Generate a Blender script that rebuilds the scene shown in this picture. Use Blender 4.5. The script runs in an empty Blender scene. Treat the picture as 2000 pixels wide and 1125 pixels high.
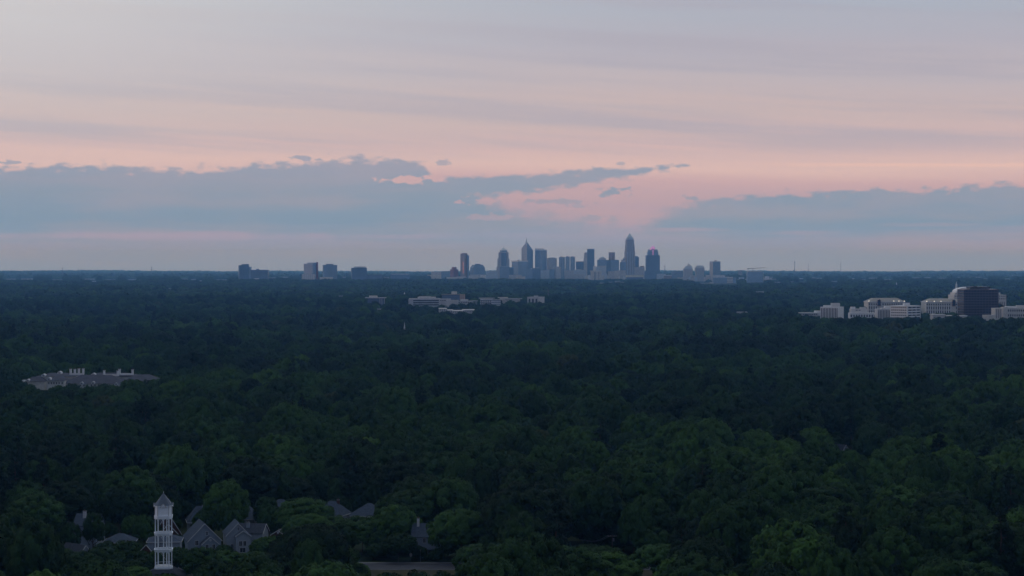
import bpy, math, random
import numpy as np
from mathutils import Vector, Matrix

# ------------------------------------------------------------------ camera
F = 70.0 / 36.0 * 2000.0            # focal length in photo pixels
CAMZ = 95.0
PITCH = math.atan((562.5 - 522.0) / F)
sc = bpy.context.scene
col = sc.collection
cam_d = bpy.data.cameras.new('camera')
cam_d.lens = 70.0; cam_d.sensor_width = 36.0
cam_d.clip_start = 1.0; cam_d.clip_end = 120000.0
cam = bpy.data.objects.new('camera', cam_d)
cam.location = (0, 0, CAMZ)
cam.rotation_euler = (math.pi / 2 - PITCH, 0, 0)
col.objects.link(cam); sc.camera = cam

# ------------------------------------------------------------------ render settings
sc.render.engine = 'CYCLES'
cy = sc.cycles
cy.use_denoising = True
cy.max_bounces = 5; cy.diffuse_bounces = 2; cy.glossy_bounces = 2
cy.transmission_bounces = 2; cy.volume_bounces = 3; cy.transparent_max_bounces = 4
cy.sample_clamp_indirect = 4.0
sc.view_settings.view_transform = 'Standard'
sc.view_settings.look = 'None'
sc.view_settings.exposure = 0.0
sc.view_settings.gamma = 1.0
sc.view_settings.use_curve_mapping = False

SUN_AZ, SUN_EL = math.radians(-104.0), math.radians(4.0)

# ------------------------------------------------------------------ colours
def lin(c):
    out = []
    for v in c[:3]:
        v = v / 255.0
        out.append(v / 12.92 if v <= 0.04045 else ((v + 0.055) / 1.055) ** 2.4)
    return (out[0], out[1], out[2], 1.0)

# ------------------------------------------------------------------ world: dusk sky with cloud banks
world = bpy.data.worlds.new('World'); sc.world = world
world.use_nodes = True
nt = world.node_tree
for n in list(nt.nodes): nt.nodes.remove(n)

def W(t): return nt.nodes.new(t)
def setin(sock, v):
    if isinstance(v, (int, float)): sock.default_value = v
    elif isinstance(v, tuple): sock.default_value = v
    else: nt.links.new(v, sock)
def M(op, a, b=None, c=None, clamp=False):
    n = W('ShaderNodeMath'); n.operation = op; n.use_clamp = clamp
    setin(n.inputs[0], a)
    if b is not None: setin(n.inputs[1], b)
    if c is not None: setin(n.inputs[2], c)
    return n.outputs[0]
def SS(x, lo, hi, a=0.0, b=1.0):
    n = W('ShaderNodeMapRange'); n.interpolation_type = 'SMOOTHSTEP'
    setin(n.inputs[0], x); setin(n.inputs[1], lo); setin(n.inputs[2], hi); setin(n.inputs[3], a); setin(n.inputs[4], b)
    return n.outputs[0]
def MIX(f, a, b):
    n = W('ShaderNodeMix'); n.data_type = 'RGBA'
    setin(n.inputs[0], f); setin(n.inputs[6], a); setin(n.inputs[7], b)
    return n.outputs[2]
def NOISE(x, y, z=0.0, scale=1.0, detail=4.0, rough=0.55):
    c = W('ShaderNodeCombineXYZ'); setin(c.inputs[0], x); setin(c.inputs[1], y); setin(c.inputs[2], z)
    n = W('ShaderNodeTexNoise'); nt.links.new(c.outputs[0], n.inputs['Vector'])
    n.inputs['Scale'].default_value = scale; n.inputs['Detail'].default_value = detail
    n.inputs['Roughness'].default_value = rough
    return n.outputs['Fac']
def CURVE(x, pts, lo, hi, vlo, vhi):
    t = W('ShaderNodeMapRange'); setin(t.inputs[0], x); setin(t.inputs[1], lo); setin(t.inputs[2], hi)
    fc = W('ShaderNodeFloatCurve'); nt.links.new(t.outputs[0], fc.inputs['Value'])
    cm = fc.mapping.curves[0]
    P = [((px - lo) / (hi - lo), (pv - vlo) / (vhi - vlo)) for px, pv in pts]
    cm.points[0].location = P[0]; cm.points[1].location = P[-1]
    for p in P[1:-1]: cm.points.new(*p)
    fc.mapping.update()
    return M('MULTIPLY_ADD', fc.outputs[0], vhi - vlo, vlo)
def RAMP(t, stops):
    n = W('ShaderNodeValToRGB'); setin(n.inputs[0], t)
    e = n.color_ramp.elements
    e[0].position, e[0].color = stops[0]; e[1].position, e[1].color = stops[-1]
    for p, c in stops[1:-1]:
        k = e.new(p); k.color = c
    return n.outputs[0]

tc = W('ShaderNodeTexCoord')
sx = W('ShaderNodeSeparateXYZ'); nt.links.new(tc.outputs['Generated'], sx.inputs[0])
AZ = M('ARCTAN2', sx.outputs[0], sx.outputs[1])
EL = M('ARCSINE', sx.outputs[2])
U = M('MULTIPLY_ADD', AZ, F * 1.02, 1000.0)        # azimuth and elevation in 1/3889 rad units
V = M('MULTIPLY', EL, F)

# high thin overcast: soft bands lit pink low, grey-blue higher up
bandn = NOISE(M('MULTIPLY', U, 1 / 1500.0), M('MULTIPLY_ADD', U, 0.0008, M('MULTIPLY', V, 1 / 62.0)), 3.1, 1.0, 3.0, 0.45)
Vw = M('MULTIPLY_ADD', M('SUBTRACT', bandn, 0.5), 110.0, V)
t = M('DIVIDE', Vw, 700.0, clamp=True)
clear = RAMP(t, [(0.0, lin((144, 162, 214))), (0.05, lin((154, 160, 202))), (0.09, lin((170, 162, 194))), (0.17, lin((184, 162, 175))), (0.23, lin((200, 170, 176))),
                 (0.285, lin((217, 187, 184))), (0.34, lin((207, 181, 183))), (0.43, lin((198, 180, 182))), (0.53, lin((188, 179, 187))),
                 (0.62, lin((178, 175, 188))), (0.74, lin((170, 177, 192))), (1.0, lin((158, 173, 196)))])
bn2 = NOISE(M('MULTIPLY', U, 1 / 1100.0), M('MULTIPLY_ADD', U, 0.0012, M('MULTIPLY', V, 1 / 48.0)), 9.0, 1.0, 5.0, 0.55)
clear = MIX(M('MULTIPLY', M('MULTIPLY', SS(bn2, 0.42, 0.66), SS(V, 190.0, 260.0)), 0.66), clear, lin((170, 167, 182)))
# a thin bright streak low on the right
stk = M('MULTIPLY', SS(M('ABSOLUTE', M('ADD', M('SUBTRACT', V, 196.0), M('MULTIPLY', M('SUBTRACT', U, 1750.0), 0.012))), 6.0, 0.0), SS(U, 1350.0, 1750.0))
clear = MIX(M('MULTIPLY', stk, 0.5), clear, lin((236, 196, 182)))
# glow of the hidden sun towards the upper left
gx = M('DIVIDE', M('SUBTRACT', U, -150.0), 900.0); gy = M('DIVIDE', M('SUBTRACT', V, 540.0), 230.0)
gl = M('EXPONENT', M('MULTIPLY', M('ADD', M('MULTIPLY', gx, gx), M('MULTIPLY', gy, gy)), -1.0))
clear = MIX(M('MULTIPLY', gl, 0.62), clear, lin((222, 218, 216)))
# unseen zenith brightened, far side dimmer and bluer, to lift tree tops over sides
ZEN = lin((204, 209, 218))
clear = MIX(SS(V, 900.0, 5200.0), clear, ZEN)
awaysun = SS(sx.outputs[1], 0.25, -0.85)
clear = MIX(M('MULTIPLY', awaysun, 0.9), clear, lin((92, 104, 132)))

# low cloud bank: ragged top edge, soft foot
YY = lambda y: 522.0 - y
top_pts = [(-300, YY(336)), (0, YY(332)), (120, YY(327)), (280, YY(330)), (430, YY(330)), (520, YY(320)), (620, YY(313)), (740, YY(308)), (800, YY(314)),
           (832, YY(328)), (852, YY(354)), (900, YY(357)), (935, YY(372)), (955, YY(394)), (1000, YY(402)), (1100, YY(417)), (1180, YY(432)), (1240, YY(436)), (1300, YY(412)),
           (1350, YY(402)), (1420, YY(384)), (1500, YY(378)), (1600, YY(374)), (1700, YY(376)), (1800, YY(374)), (1900, YY(369)), (1970, YY(361)), (2040, YY(364)), (2300, YY(356))]
T = CURVE(U, top_pts, -300.0, 2300.0, 0.0, 260.0)
en = NOISE(M('MULTIPLY', U, 1 / 34.0), M('MULTIPLY', V, 1 / 15.0), 0.0, 1.0, 6.5, 0.56)
en2 = NOISE(M('MULTIPLY', U, 1 / 160.0), M('MULTIPLY', V, 1 / 60.0), 5.0, 1.0, 3.0, 0.5)
edge = M('ADD', M('MULTIPLY', M('SUBTRACT', en, 0.5), 60.0), M('MULTIPLY', M('SUBTRACT', en2, 0.5), 16.0))
soft = CURVE(U, [(-300, 4.5), (700, 4.5), (860, 4.5), (950, 7), (1150, 14), (1260, 12), (1400, 5), (2300, 5)], -300.0, 2300.0, 0.0, 30.0)
dT = M('ADD', M('SUBTRACT', T, V), edge)
m1 = SS(dT, M('MULTIPLY', soft, -1.2), M('MULTIPLY', soft, 3.0))
# the tongue that reaches out to the right
tc_pts = [(700, YY(368)), (760, YY(370)), (850, YY(369)), (950, YY(365)), (1050, YY(357)), (1150, YY(346)), (1250, YY(336)), (1340, YY(325)), (1400, YY(322))]
th_pts = [(700, -14), (748, -2), (780, 13), (850, 19), (930, 21), (1000, 19), (1080, 18), (1180, 13), (1260, 9), (1320, 3), (1345, -3), (1400, -14)]
TC = CURVE(U, tc_pts, 700.0, 1400.0, 100.0, 260.0)
TH = CURVE(U, th_pts, 700.0, 1400.0, -20.0, 30.0)
dB = M('ADD', M('SUBTRACT', TH, M('ABSOLUTE', M('SUBTRACT', V, TC))), M('MULTIPLY', edge, 0.75))
m2 = SS(dB, -4.0, 9.0)
mask = M('MAXIMUM', m1, m2)
for (ex, ey, ea, eb, k) in [(1205, 376, 40, 9, .95), (856, 317, 44, 4, .7), (590, 310, 42, 6, .85), (1362, 385, 18, 6, .8), (1085, 393, 40, 6, .55),
                            (1165, 428, 34, 8, .6), (18, 324, 34, 4, .8), (1212, 321, 16, 3, .6), (1130, 404, 34, 5, .45)]:
    qx = M('DIVIDE', M('SUBTRACT', U, float(ex)), float(ea)); qy = M('DIVIDE', M('SUBTRACT', V, YY(ey)), float(eb))
    q = M('SQRT', M('ADD', M('MULTIPLY', qx, qx), M('MULTIPLY', qy, qy)))
    q = M('ADD', q, M('MULTIPLY', M('SUBTRACT', en, 0.5), -6.5))
    mask = M('MAXIMUM', mask, M('MULTIPLY', SS(q, 0.95, 0.35), k))
# holes of pink inside the bank
for (ex, ey, ea, eb, k) in [(795, 352, 50, 8, 1.0), (1000, 394, 74, 9, .9), (960, 424, 44, 7, .5)]:
    qx = M('DIVIDE', M('SUBTRACT', U, float(ex)), float(ea)); qy = M('DIVIDE', M('SUBTRACT', V, YY(ey)), float(eb))
    q = M('SQRT', M('ADD', M('MULTIPLY', qx, qx), M('MULTIPLY', qy, qy)))
    q = M('ADD', q, M('MULTIPLY', M('SUBTRACT', en, 0.5), 5.0))
    mask = M('MULTIPLY', mask, M('SUBTRACT', 1.0, M('MULTIPLY', SS(q, 1.05, 0.6), k)))
foot = M('ADD', V, M('MULTIPLY', M('SUBTRACT', NOISE(M('MULTIPLY', U, 1 / 420.0), M('MULTIPLY', V, 1 / 22.0), 1.7, 1.0, 4.0, 0.5), 0.5), 105.0))
mask = M('MULTIPLY', mask, SS(foot, 34.0, 84.0, 0.42, 1.0))
for (ex, ey, ea, eb, k) in [(330, 463, 420, 9, .75), (760, 462, 150, 6, .5), (1330, 449, 110, 5, .5), (1560, 456, 90, 5, .4), (1850, 441, 90, 5, .3)]:
    qx = M('DIVIDE', M('SUBTRACT', U, float(ex)), float(ea)); qy = M('DIVIDE', M('SUBTRACT', V, YY(ey)), float(eb))
    q = M('SQRT', M('ADD', M('MULTIPLY', qx, qx), M('MULTIPLY', qy, qy)))
    q = M('ADD', q, M('MULTIPLY', M('SUBTRACT', en2, 0.5), 3.0))
    mask = M('MULTIPLY', mask, M('SUBTRACT', 1.0, M('MULTIPLY', SS(q, 1.2, 0.3), k)))
body = RAMP(M('DIVIDE', V, 260.0, clamp=True), [(0.0, lin((136, 160, 210))), (0.2, lin((134, 158, 196))), (0.34, lin((126, 153, 183))), (0.55, lin((136, 154, 177))), (0.75, lin((148, 157, 178))), (1.0, lin((154, 159, 177)))])
cn = NOISE(M('MULTIPLY', U, 1 / 300.0), M('MULTIPLY', V, 1 / 45.0), 7.7, 1.0, 4.0, 0.5)
body = MIX(M('MULTIPLY', SS(cn, 0.38, 0.7), 0.5), body, lin((162, 159, 176)))
cloudy = MIX(M('MULTIPLY', awaysun, 0.8), body, lin((84, 96, 124)))
skycol = MIX(M('MULTIPLY', mask, 0.97), clear, cloudy)

nish = W('ShaderNodeTexSky'); nish.sky_type = 'NISHITA'; nish.sun_disc = False
nish.sun_elevation = SUN_EL; nish.sun_rotation = SUN_AZ
bgN = W('ShaderNodeBackground'); nt.links.new(nish.outputs[0], bgN.inputs[0]); bgN.inputs[1].default_value = 0.004
bg = W('ShaderNodeBackground'); nt.links.new(skycol, bg.inputs[0]); bg.inputs[1].default_value = 1.0
add = W('ShaderNodeAddShader'); nt.links.new(bg.outputs[0], add.inputs[0]); nt.links.new(bgN.outputs[0], add.inputs[1])
wo = W('ShaderNodeOutputWorld'); nt.links.new(add.outputs[0], wo.inputs[0])
world.cycles.sampling_method = 'MANUAL'; world.cycles.sample_map_resolution = 1024

# ------------------------------------------------------------------ the last low light of the veiled sun
sd = bpy.data.lights.new('sun', 'SUN'); sd.energy = 0.2; sd.angle = math.radians(14); sd.color = (1.0, 0.72, 0.64)
sun = bpy.data.objects.new('sun', sd); col.objects.link(sun)
dv = Vector((math.sin(SUN_AZ) * math.cos(SUN_EL), math.cos(SUN_AZ) * math.cos(SUN_EL), math.sin(SUN_EL)))
sun.rotation_euler = dv.to_track_quat('Z', 'Y').to_euler()

# ------------------------------------------------------------------ helpers
rng = np.random.default_rng(7)
random.seed(7)
cosp, sinp = math.cos(PITCH), math.sin(PITCH)
def at(x, y, d):
    """the point at distance d along +Y that shows at photo pixel (x, y)"""
    u = (x - 1000.0) / F; v = (562.5 - y) / F
    k = d / (cosp + v * sinp)
    return Vector((u * k, d, CAMZ + (v * cosp - sinp) * k))
def proj(X, Y, Z):
    z = Z - CAMZ
    f = Y * cosp - z * sinp
    v = (z * cosp + Y * sinp) / f
    return 1000.0 + F * X / f, 562.5 - F * v
def zpx(y, d): return at(1000, y, d).z
def xpx(x, d): return at(x, 530, d).x

def smooth(a, b, x):
    t = np.clip((x - a) / (b - a), 0, 1); return t * t * (3 - 2 * t)
def gz(x, y):
    """terrain height"""
    x = np.asarray(x, float); y = np.asarray(y, float)
    und = 3.2 * np.sin(x / 310 + y / 520 + .6) + 2.6 * np.sin(y / 370 - x / 640 + 2.1) + 2.2 * np.sin(x / 190 - y / 450 + 4.)
    far = 14.0 * smooth(4500, 10500, y)
    hx = x / 1000.0
    hills = smooth(13500, 25500, y) * (3 + 5.0 * np.sin(hx * .9 + .5) + 3.4 * np.sin(hx * 2.3 + 1.) + 2.2 * np.sin(hx * 5.1 + y / 2500.))
    return und * smooth(740, 1600, y) * (1 - .4 * smooth(5000, 9000, y)) + far + hills

MATS = {}
def mat(name, c, rough=0.8, spec=0.3, var=0.12, scale=0.6, emit=None, emit_s=0.0, metal=0.0, bands=None, strips=None):
    """procedural material: base colour with soft blotches; bands = (period, share, colour) window rows in height"""
    if name in MATS: return MATS[name]
    m = bpy.data.materials.new(name); m.use_nodes = True
    t = m.node_tree; N = t.nodes; L = t.links
    b = N['Principled BSDF']
    b.inputs['Roughness'].default_value = rough; b.inputs['Specular IOR Level'].default_value = spec; b.inputs['Metallic'].default_value = metal
    tx = N.new('ShaderNodeTexCoord'); nz = N.new('ShaderNodeTexNoise'); nz.inputs['Scale'].default_value = scale; nz.inputs['Detail'].default_value = 5
    L.new(tx.outputs['Object'], nz.inputs['Vector'])
    rp = N.new('ShaderNodeValToRGB'); L.new(nz.outputs['Fac'], rp.inputs[0])
    c = (*c[:3], 1.0)
    rp.color_ramp.elements[0].position = .3; rp.color_ramp.elements[1].position = .7
    rp.color_ramp.elements[0].color = (*[v * (1 - var) for v in c[:3]], 1); rp.color_ramp.elements[1].color = (*[min(1, v * (1 + var)) for v in c[:3]], 1)
    out = rp.outputs[0]
    sp = N.new('ShaderNodeSeparateXYZ'); L.new(tx.outputs['Object'], sp.inputs[0])
    def layer(out, sock, period, share, cc):
        a = N.new('ShaderNodeMath'); a.operation = 'DIVIDE'; L.new(sock, a.inputs[0]); a.inputs[1].default_value = period
        f = N.new('ShaderNodeMath'); f.operation = 'FRACT'; L.new(a.outputs[0], f.inputs[0])
        g = N.new('ShaderNodeMath'); g.operation = 'LESS_THAN'; L.new(f.outputs[0], g.inputs[0]); g.inputs[1].default_value = share
        x = N.new('ShaderNodeMix'); x.data_type = 'RGBA'; L.new(g.outputs[0], x.inputs[0]); L.new(out, x.inputs[6]); x.inputs[7].default_value = (*cc[:3], 1)
        return x.outputs[2]
    if bands: out = layer(out, sp.outputs[2], *bands)
    if strips: out = layer(out, sp.outputs[0], *strips)
    L.new(out, b.inputs['Base Color'])
    if emit:
        b.inputs['Emission Color'].default_value = (*emit[:3], 1); b.inputs['Emission Strength'].default_value = emit_s
    MATS[name] = m
    return m

class MB:
    def __init__(s): s.v = []; s.f = []
    def add(s, V, Fc):
        o = len(s.v); s.v += [tuple(p) for p in V]; s.f += [tuple(o + i for i in q) for q in Fc]; return s
    def box(s, x0, x1, y0, y1, z0, z1):
        return s.prism([(x0, y0), (x1, y0), (x1, y1), (x0, y1)], z0, z1)
    def prism(s, poly, z0, z1, top=None):
        """footprint poly (counter-clockwise) from z0 to z1, optional different top footprint"""
        n = len(poly); top = top or poly
        V = [(x, y, z0) for x, y in poly] + [(x, y, z1) for x, y in top]
        Fc = [tuple(range(n))[::-1], tuple(range(n, 2 * n))] + [(i, (i + 1) % n, n + (i + 1) % n, n + i) for i in range(n)]
        return s.add(V, Fc)
    def cone(s, poly, z0, apex):
        n = len(poly)
        V = [(x, y, z0) for x, y in poly] + [tuple(apex)]
        return s.add(V, [tuple(range(n))[::-1]] + [(i, (i + 1) % n, n) for i in range(n)])
    def ngon(s, n, r0, r1, z0, z1, cx=0, cy=0, a0=0.0):
        p = [(cx + r0 * math.cos(a0 + k * 2 * math.pi / n), cy + r0 * math.sin(a0 + k * 2 * math.pi / n)) for k in range(n)]
        q = [(cx + r1 * math.cos(a0 + k * 2 * math.pi / n), cy + r1 * math.sin(a0 + k * 2 * math.pi / n)) for k in range(n)]
        return s.prism(p, z0, z1, q)
    def bar(s, p0, p1, w, h=None):
        p0 = Vector(p0); p1 = Vector(p1); h = h or w
        d = (p1 - p0).normalized(); up = Vector((0, 0, 1)) if abs(d.z) < .95 else Vector((1, 0, 0))
        a = d.cross(up).normalized() * w / 2; b = a.cross(d).normalized() * h / 2
        V = [p0 - a - b, p0 + a - b, p0 + a + b, p0 - a + b, p1 - a - b, p1 + a - b, p1 + a + b, p1 - a + b]
        return s.add(V, [(3, 2, 1, 0), (4, 5, 6, 7), (0, 1, 5, 4), (1, 2, 6, 5), (2, 3, 7, 6), (3, 0, 4, 7)])
    def tube(s, pts, radii, n=7):
        rings = []
        for i, p in enumerate(pts):
            p = Vector(p); q = Vector(pts[min(i + 1, len(pts) - 1)]) - Vector(pts[max(i - 1, 0)]); q.normalize()
            a = q.cross(Vector((0.3, 1, 0.1))).normalized(); b = q.cross(a)
            rings.append([p + (a * math.cos(k * 2 * math.pi / n) + b * math.sin(k * 2 * math.pi / n)) * radii[i] for k in range(n)])
        V = [p for r in rings for p in r]; Fc = []
        for i in range(len(pts) - 1):
            for k in range(n): Fc.append((i * n + k, i * n + (k + 1) % n, (i + 1) * n + (k + 1) % n, (i + 1) * n + k))
        return s.add(V, Fc)
    def mesh(s, name, m):
        me = bpy.data.meshes.new(name); me.from_pydata(s.v, [], s.f); me.update()
        if m: me.materials.append(m)
        return me
    def build(s, name, m, parent=None, loc=None, smooth_shade=False):
        me = s.mesh(name, m)
        o = bpy.data.objects.new(name, me); col.objects.link(o)
        if parent is not None: o.parent = parent
        if loc is not None: o.location = loc
        if smooth_shade: me.shade_smooth()
        return o

def tag(o, label=None, cat=None, group=None, kind=None):
    if label: o['label'] = label
    if cat: o['category'] = cat
    if group: o['group'] = group
    if kind: o['kind'] = kind
    return o
def thing(name, loc, label, cat, group=None, rz=0.0):
    o = bpy.data.objects.new(name, None); col.objects.link(o)
    o.location = loc; o.rotation_euler = (0, 0, rz); o.empty_display_size = 1.0
    return tag(o, label, cat, group)
def child(name, me, parent, loc=(0, 0, 0), rz=0.0, scale=None):
    o = bpy.data.objects.new(name, me); col.objects.link(o); o.parent = parent
    o.location = loc; o.rotation_euler = (0, 0, rz)
    if scale: o.scale = scale
    return o

# ------------------------------------------------------------------ ground
def build_ground():
    ys = np.concatenate([np.linspace(-400, 700, 8), np.linspace(760, 5000, 72)[0:], np.linspace(5100, 13000, 50), np.linspace(13300, 28800, 54)])
    nx = 90
    V = []; 
    for y in ys:
        half = max(700.0, 0.36 * y + 500)
        for x in np.linspace(-half, half, nx): V.append((x, y, 0))
    V = np.array(V); V[:, 2] = gz(V[:, 0], V[:, 1])
    Fc = []
    for j in range(len(ys) - 1):
        for i in range(nx - 1):
            a = j * nx + i; Fc.append((a, a + 1, a + nx + 1, a + nx))
    me = bpy.data.meshes.new('ground'); me.from_pydata(V.tolist(), [], Fc); me.update()
    me.materials.append(mat('forest_floor', (0.035, 0.05, 0.025), .95, .1, .45, .02)); me.shade_smooth()
    o = bpy.data.objects.new('ground', me); col.objects.link(o); o['kind'] = 'structure'
build_ground()

# ------------------------------------------------------------------ palettes
m_white = mat('white_concrete', (.70, .71, .72), .8, .2, .08)
m_cream = mat('cream_stone', (.60, .585, .55), .8, .2, .1)
m_pale = mat('pale_stone', (.55, .55, .55), .8, .2, .1, .05)
m_palef = mat('pale_floors', (.62, .62, .63), .7, .3, .1, .05, bands=(4.0, .4, (.22, .27, .34)))
m_tanf = mat('tan_floors', (.40, .30, .25), .7, .3, .1, .05, bands=(4.0, .35, (.14, .14, .17)))
m_redf = mat('red_brick_floors', (.36, .14, .11), .7, .3, .1, .05, bands=(4.0, .35, (.09, .06, .08)))
m_glass = mat('blue_glass', (.20, .29, .42), .25, .6, .2, .03, bands=(4.2, .25, (.27, .36, .48)))
m_glassd = mat('dark_glass', (.12, .18, .28), .25, .55, .2, .03, bands=(4.2, .25, (.16, .22, .32)))
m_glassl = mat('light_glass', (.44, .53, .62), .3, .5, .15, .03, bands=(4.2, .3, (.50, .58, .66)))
m_dark = mat('dark_void', (.02, .022, .028), .4, .4, .2, .1)
m_window = mat('window_glass', (.025, .032, .045), .15, .6, .2, .3)
m_brown = mat('brown_glass', (.026, .019, .022), .2, .5, .25, .05)
m_brown2 = mat('brown_spandrel', (.075, .056, .058), .5, .4, .2, .05)
m_roofgrey = mat('grey_roof', (.16, .16, .17), .9, .2, .2, .4)
m_roofdark = mat('dark_shingle', (.032, .040, .054), .9, .2, .3, 1.2)
m_roofmid = mat('slate_shingle', (.040, .058, .086), .9, .2, .25, 1.2)
m_tanroof = mat('tan_metal_roof', (.26, .25, .22), .6, .4, .12, .1)
m_siding = mat('blue_grey_siding', (.20, .25, .31), .8, .2, .08, .8)
m_siding2 = mat('pale_siding', (.25, .29, .34), .8, .2, .08, .8)
m_brick = mat('red_brick', (.085, .045, .04), .9, .2, .25, 2.0)
m_trim = mat('white_trim', (.46, .475, .50), .6, .3, .05, 1.0)
m_asphalt = mat('asphalt', (.060, .064, .075), .9, .2, .2, .3)
m_kerb = mat('kerb_concrete', (.15, .155, .165), .9, .2, .15, .5)
m_bark = mat('bark', (.07, .052, .04), .95, .1, .35, 1.5)
m_steel = mat('dull_steel', (.14, .15, .17), .6, .4, .1, .5)
m_magenta = mat('lit_crown', (.55, .25, .55), .5, .3, .1, .1, emit=(.75, .32, .85), emit_s=.45)
m_lamp = mat('warm_lamp', (.9, .85, .75), .5, .3, .0, 1.0, emit=(1.0, .9, .75), emit_s=1.1)

KEEP = []      # (x0, x1, ybottom, d): nothing nearer may rise above ybottom there
FOOT = []      # (xmin, xmax, ymin, ymax): building footprints, no trees
def foot(x0, x1, y0, y1, pad=2.0): FOOT.append((min(x0, x1) - pad, max(x0, x1) + pad, y0 - pad, y1 + pad))

# ------------------------------------------------------------------ city towers
class Tower:
    """a building whose parts are given by where they show in the photo, at their true distance d"""
    def __init__(s, name, label, d, xc, cat='building', group=None, keep=None, k=1.0):
        s.d = d; s.x0 = xpx(xc, d)
        s.z0 = float(gz(s.x0, d)) - .5
        s.e = thing(name, (s.x0, d, s.z0), label, cat, group)
        s.keep = keep
        if keep: KEEP.append((keep[0], keep[1], keep[2], d))
    def X(s, x): return xpx(x, s.d) - s.x0
    def Z(s, y): return zpx(y, s.d) - s.z0
    def box(s, part, x0, x1, yt, m, yb=None, dy=0.0, depth=None, parent=None, label=None):
        a, b = s.X(x0), s.X(x1); depth = depth or (b - a) * .8
        z0 = 0.0 if yb is None else s.Z(yb)
        o = MB().box(a, b, dy, dy + depth, z0, s.Z(yt)).build(part, m, parent or s.e)
        foot(s.x0 + a, s.x0 + b, s.d + dy, s.d + dy + depth)
        if label: o['label'] = label
        return o
    def corner(s, part, x0, xc, x1, yt, m, yb=None, dy=0.0, ang=35.0, parent=None, inset=0.0, cap=None, label=None):
        """a rectangular block whose near corner shows at xc: the left face runs x0..xc, the right one xc..x1"""
        P = s.corner_poly(x0, xc, x1, dy, ang)
        z0 = 0.0 if yb is None else s.Z(yb)
        o = MB().prism(P, z0, s.Z(yt)).build(part, m, parent or s.e)
        xs = [p[0] for p in P]; ys = [p[1] for p in P]
        foot(s.x0 + min(xs), s.x0 + max(xs), s.d + min(ys), s.d + max(ys))
        if label: o['label'] = label
        return o
    def corner_poly(s, x0, xc, x1, dy=0.0, ang=35.0):
        A = math.radians(ang); c = Vector((s.X(xc), dy))
        la = (s.X(xc) - s.X(x0)) / math.cos(A); lb = (s.X(x1) - s.X(xc)) / math.sin(A)
        l = c + Vector((-math.cos(A), math.sin(A))) * la; r = c + Vector((math.sin(A), math.cos(A))) * lb
        b = l + (r - c)
        return [tuple(c), tuple(r), tuple(b), tuple(l)]
    def piers(s, part, xs, yt, yb, m, w=1.0, dy=-.6, depth=1.0):
        a = s.X(w) - s.X(0)
        me = MB().box(-a / 2, a / 2, 0, depth, s.Z(yb), s.Z(yt)).mesh(part, m)
        for x in xs: child(part, me, s.e, (s.X(x), dy, 0))
    def window_grid(s, xs, ys, w, h, m=None, dy=-.12, part='window'):
        """each window its own pane set into the facade"""
        m = m or m_window
        a = (s.X(w) - s.X(0)) / 2; hh = (s.Z(0) - s.Z(h)) / 2
        me = MB().box(-a, a, 0, .3, -hh, hh).mesh(part, m)
        for y in ys:
            for x in xs: child(part, me, s.e, (s.X(x), dy, s.Z(y)))
    def face_windows(s, P0, P1, n, zs, w, h, m=None, part='window', margin=.06):
        """windows along the facade from plan point P0 to P1"""
        m = m or m_window
        P0 = Vector(P0); P1 = Vector(P1); L = (P1 - P0).length; dr = (P1 - P0) / L
        rz = math.atan2(dr.y, dr.x); nrm = Vector((dr.y, -dr.x))
        me = MB().box(-w / 2, w / 2, -.12, .3, -h / 2, h / 2).mesh(part, m)
        for z in zs:
            for i in range(n):
                p = P0 + dr * L * (margin + (1 - 2 * margin) * (i + .5) / n)
                child(part, me, s.e, (p.x, p.y, z), rz)

GB = 'towers of the distant city centre'
D = 11500.0
def T_(name, label, xc, d=D, **k): return Tower(name, label, d, xc, group=GB, **k)

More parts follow.
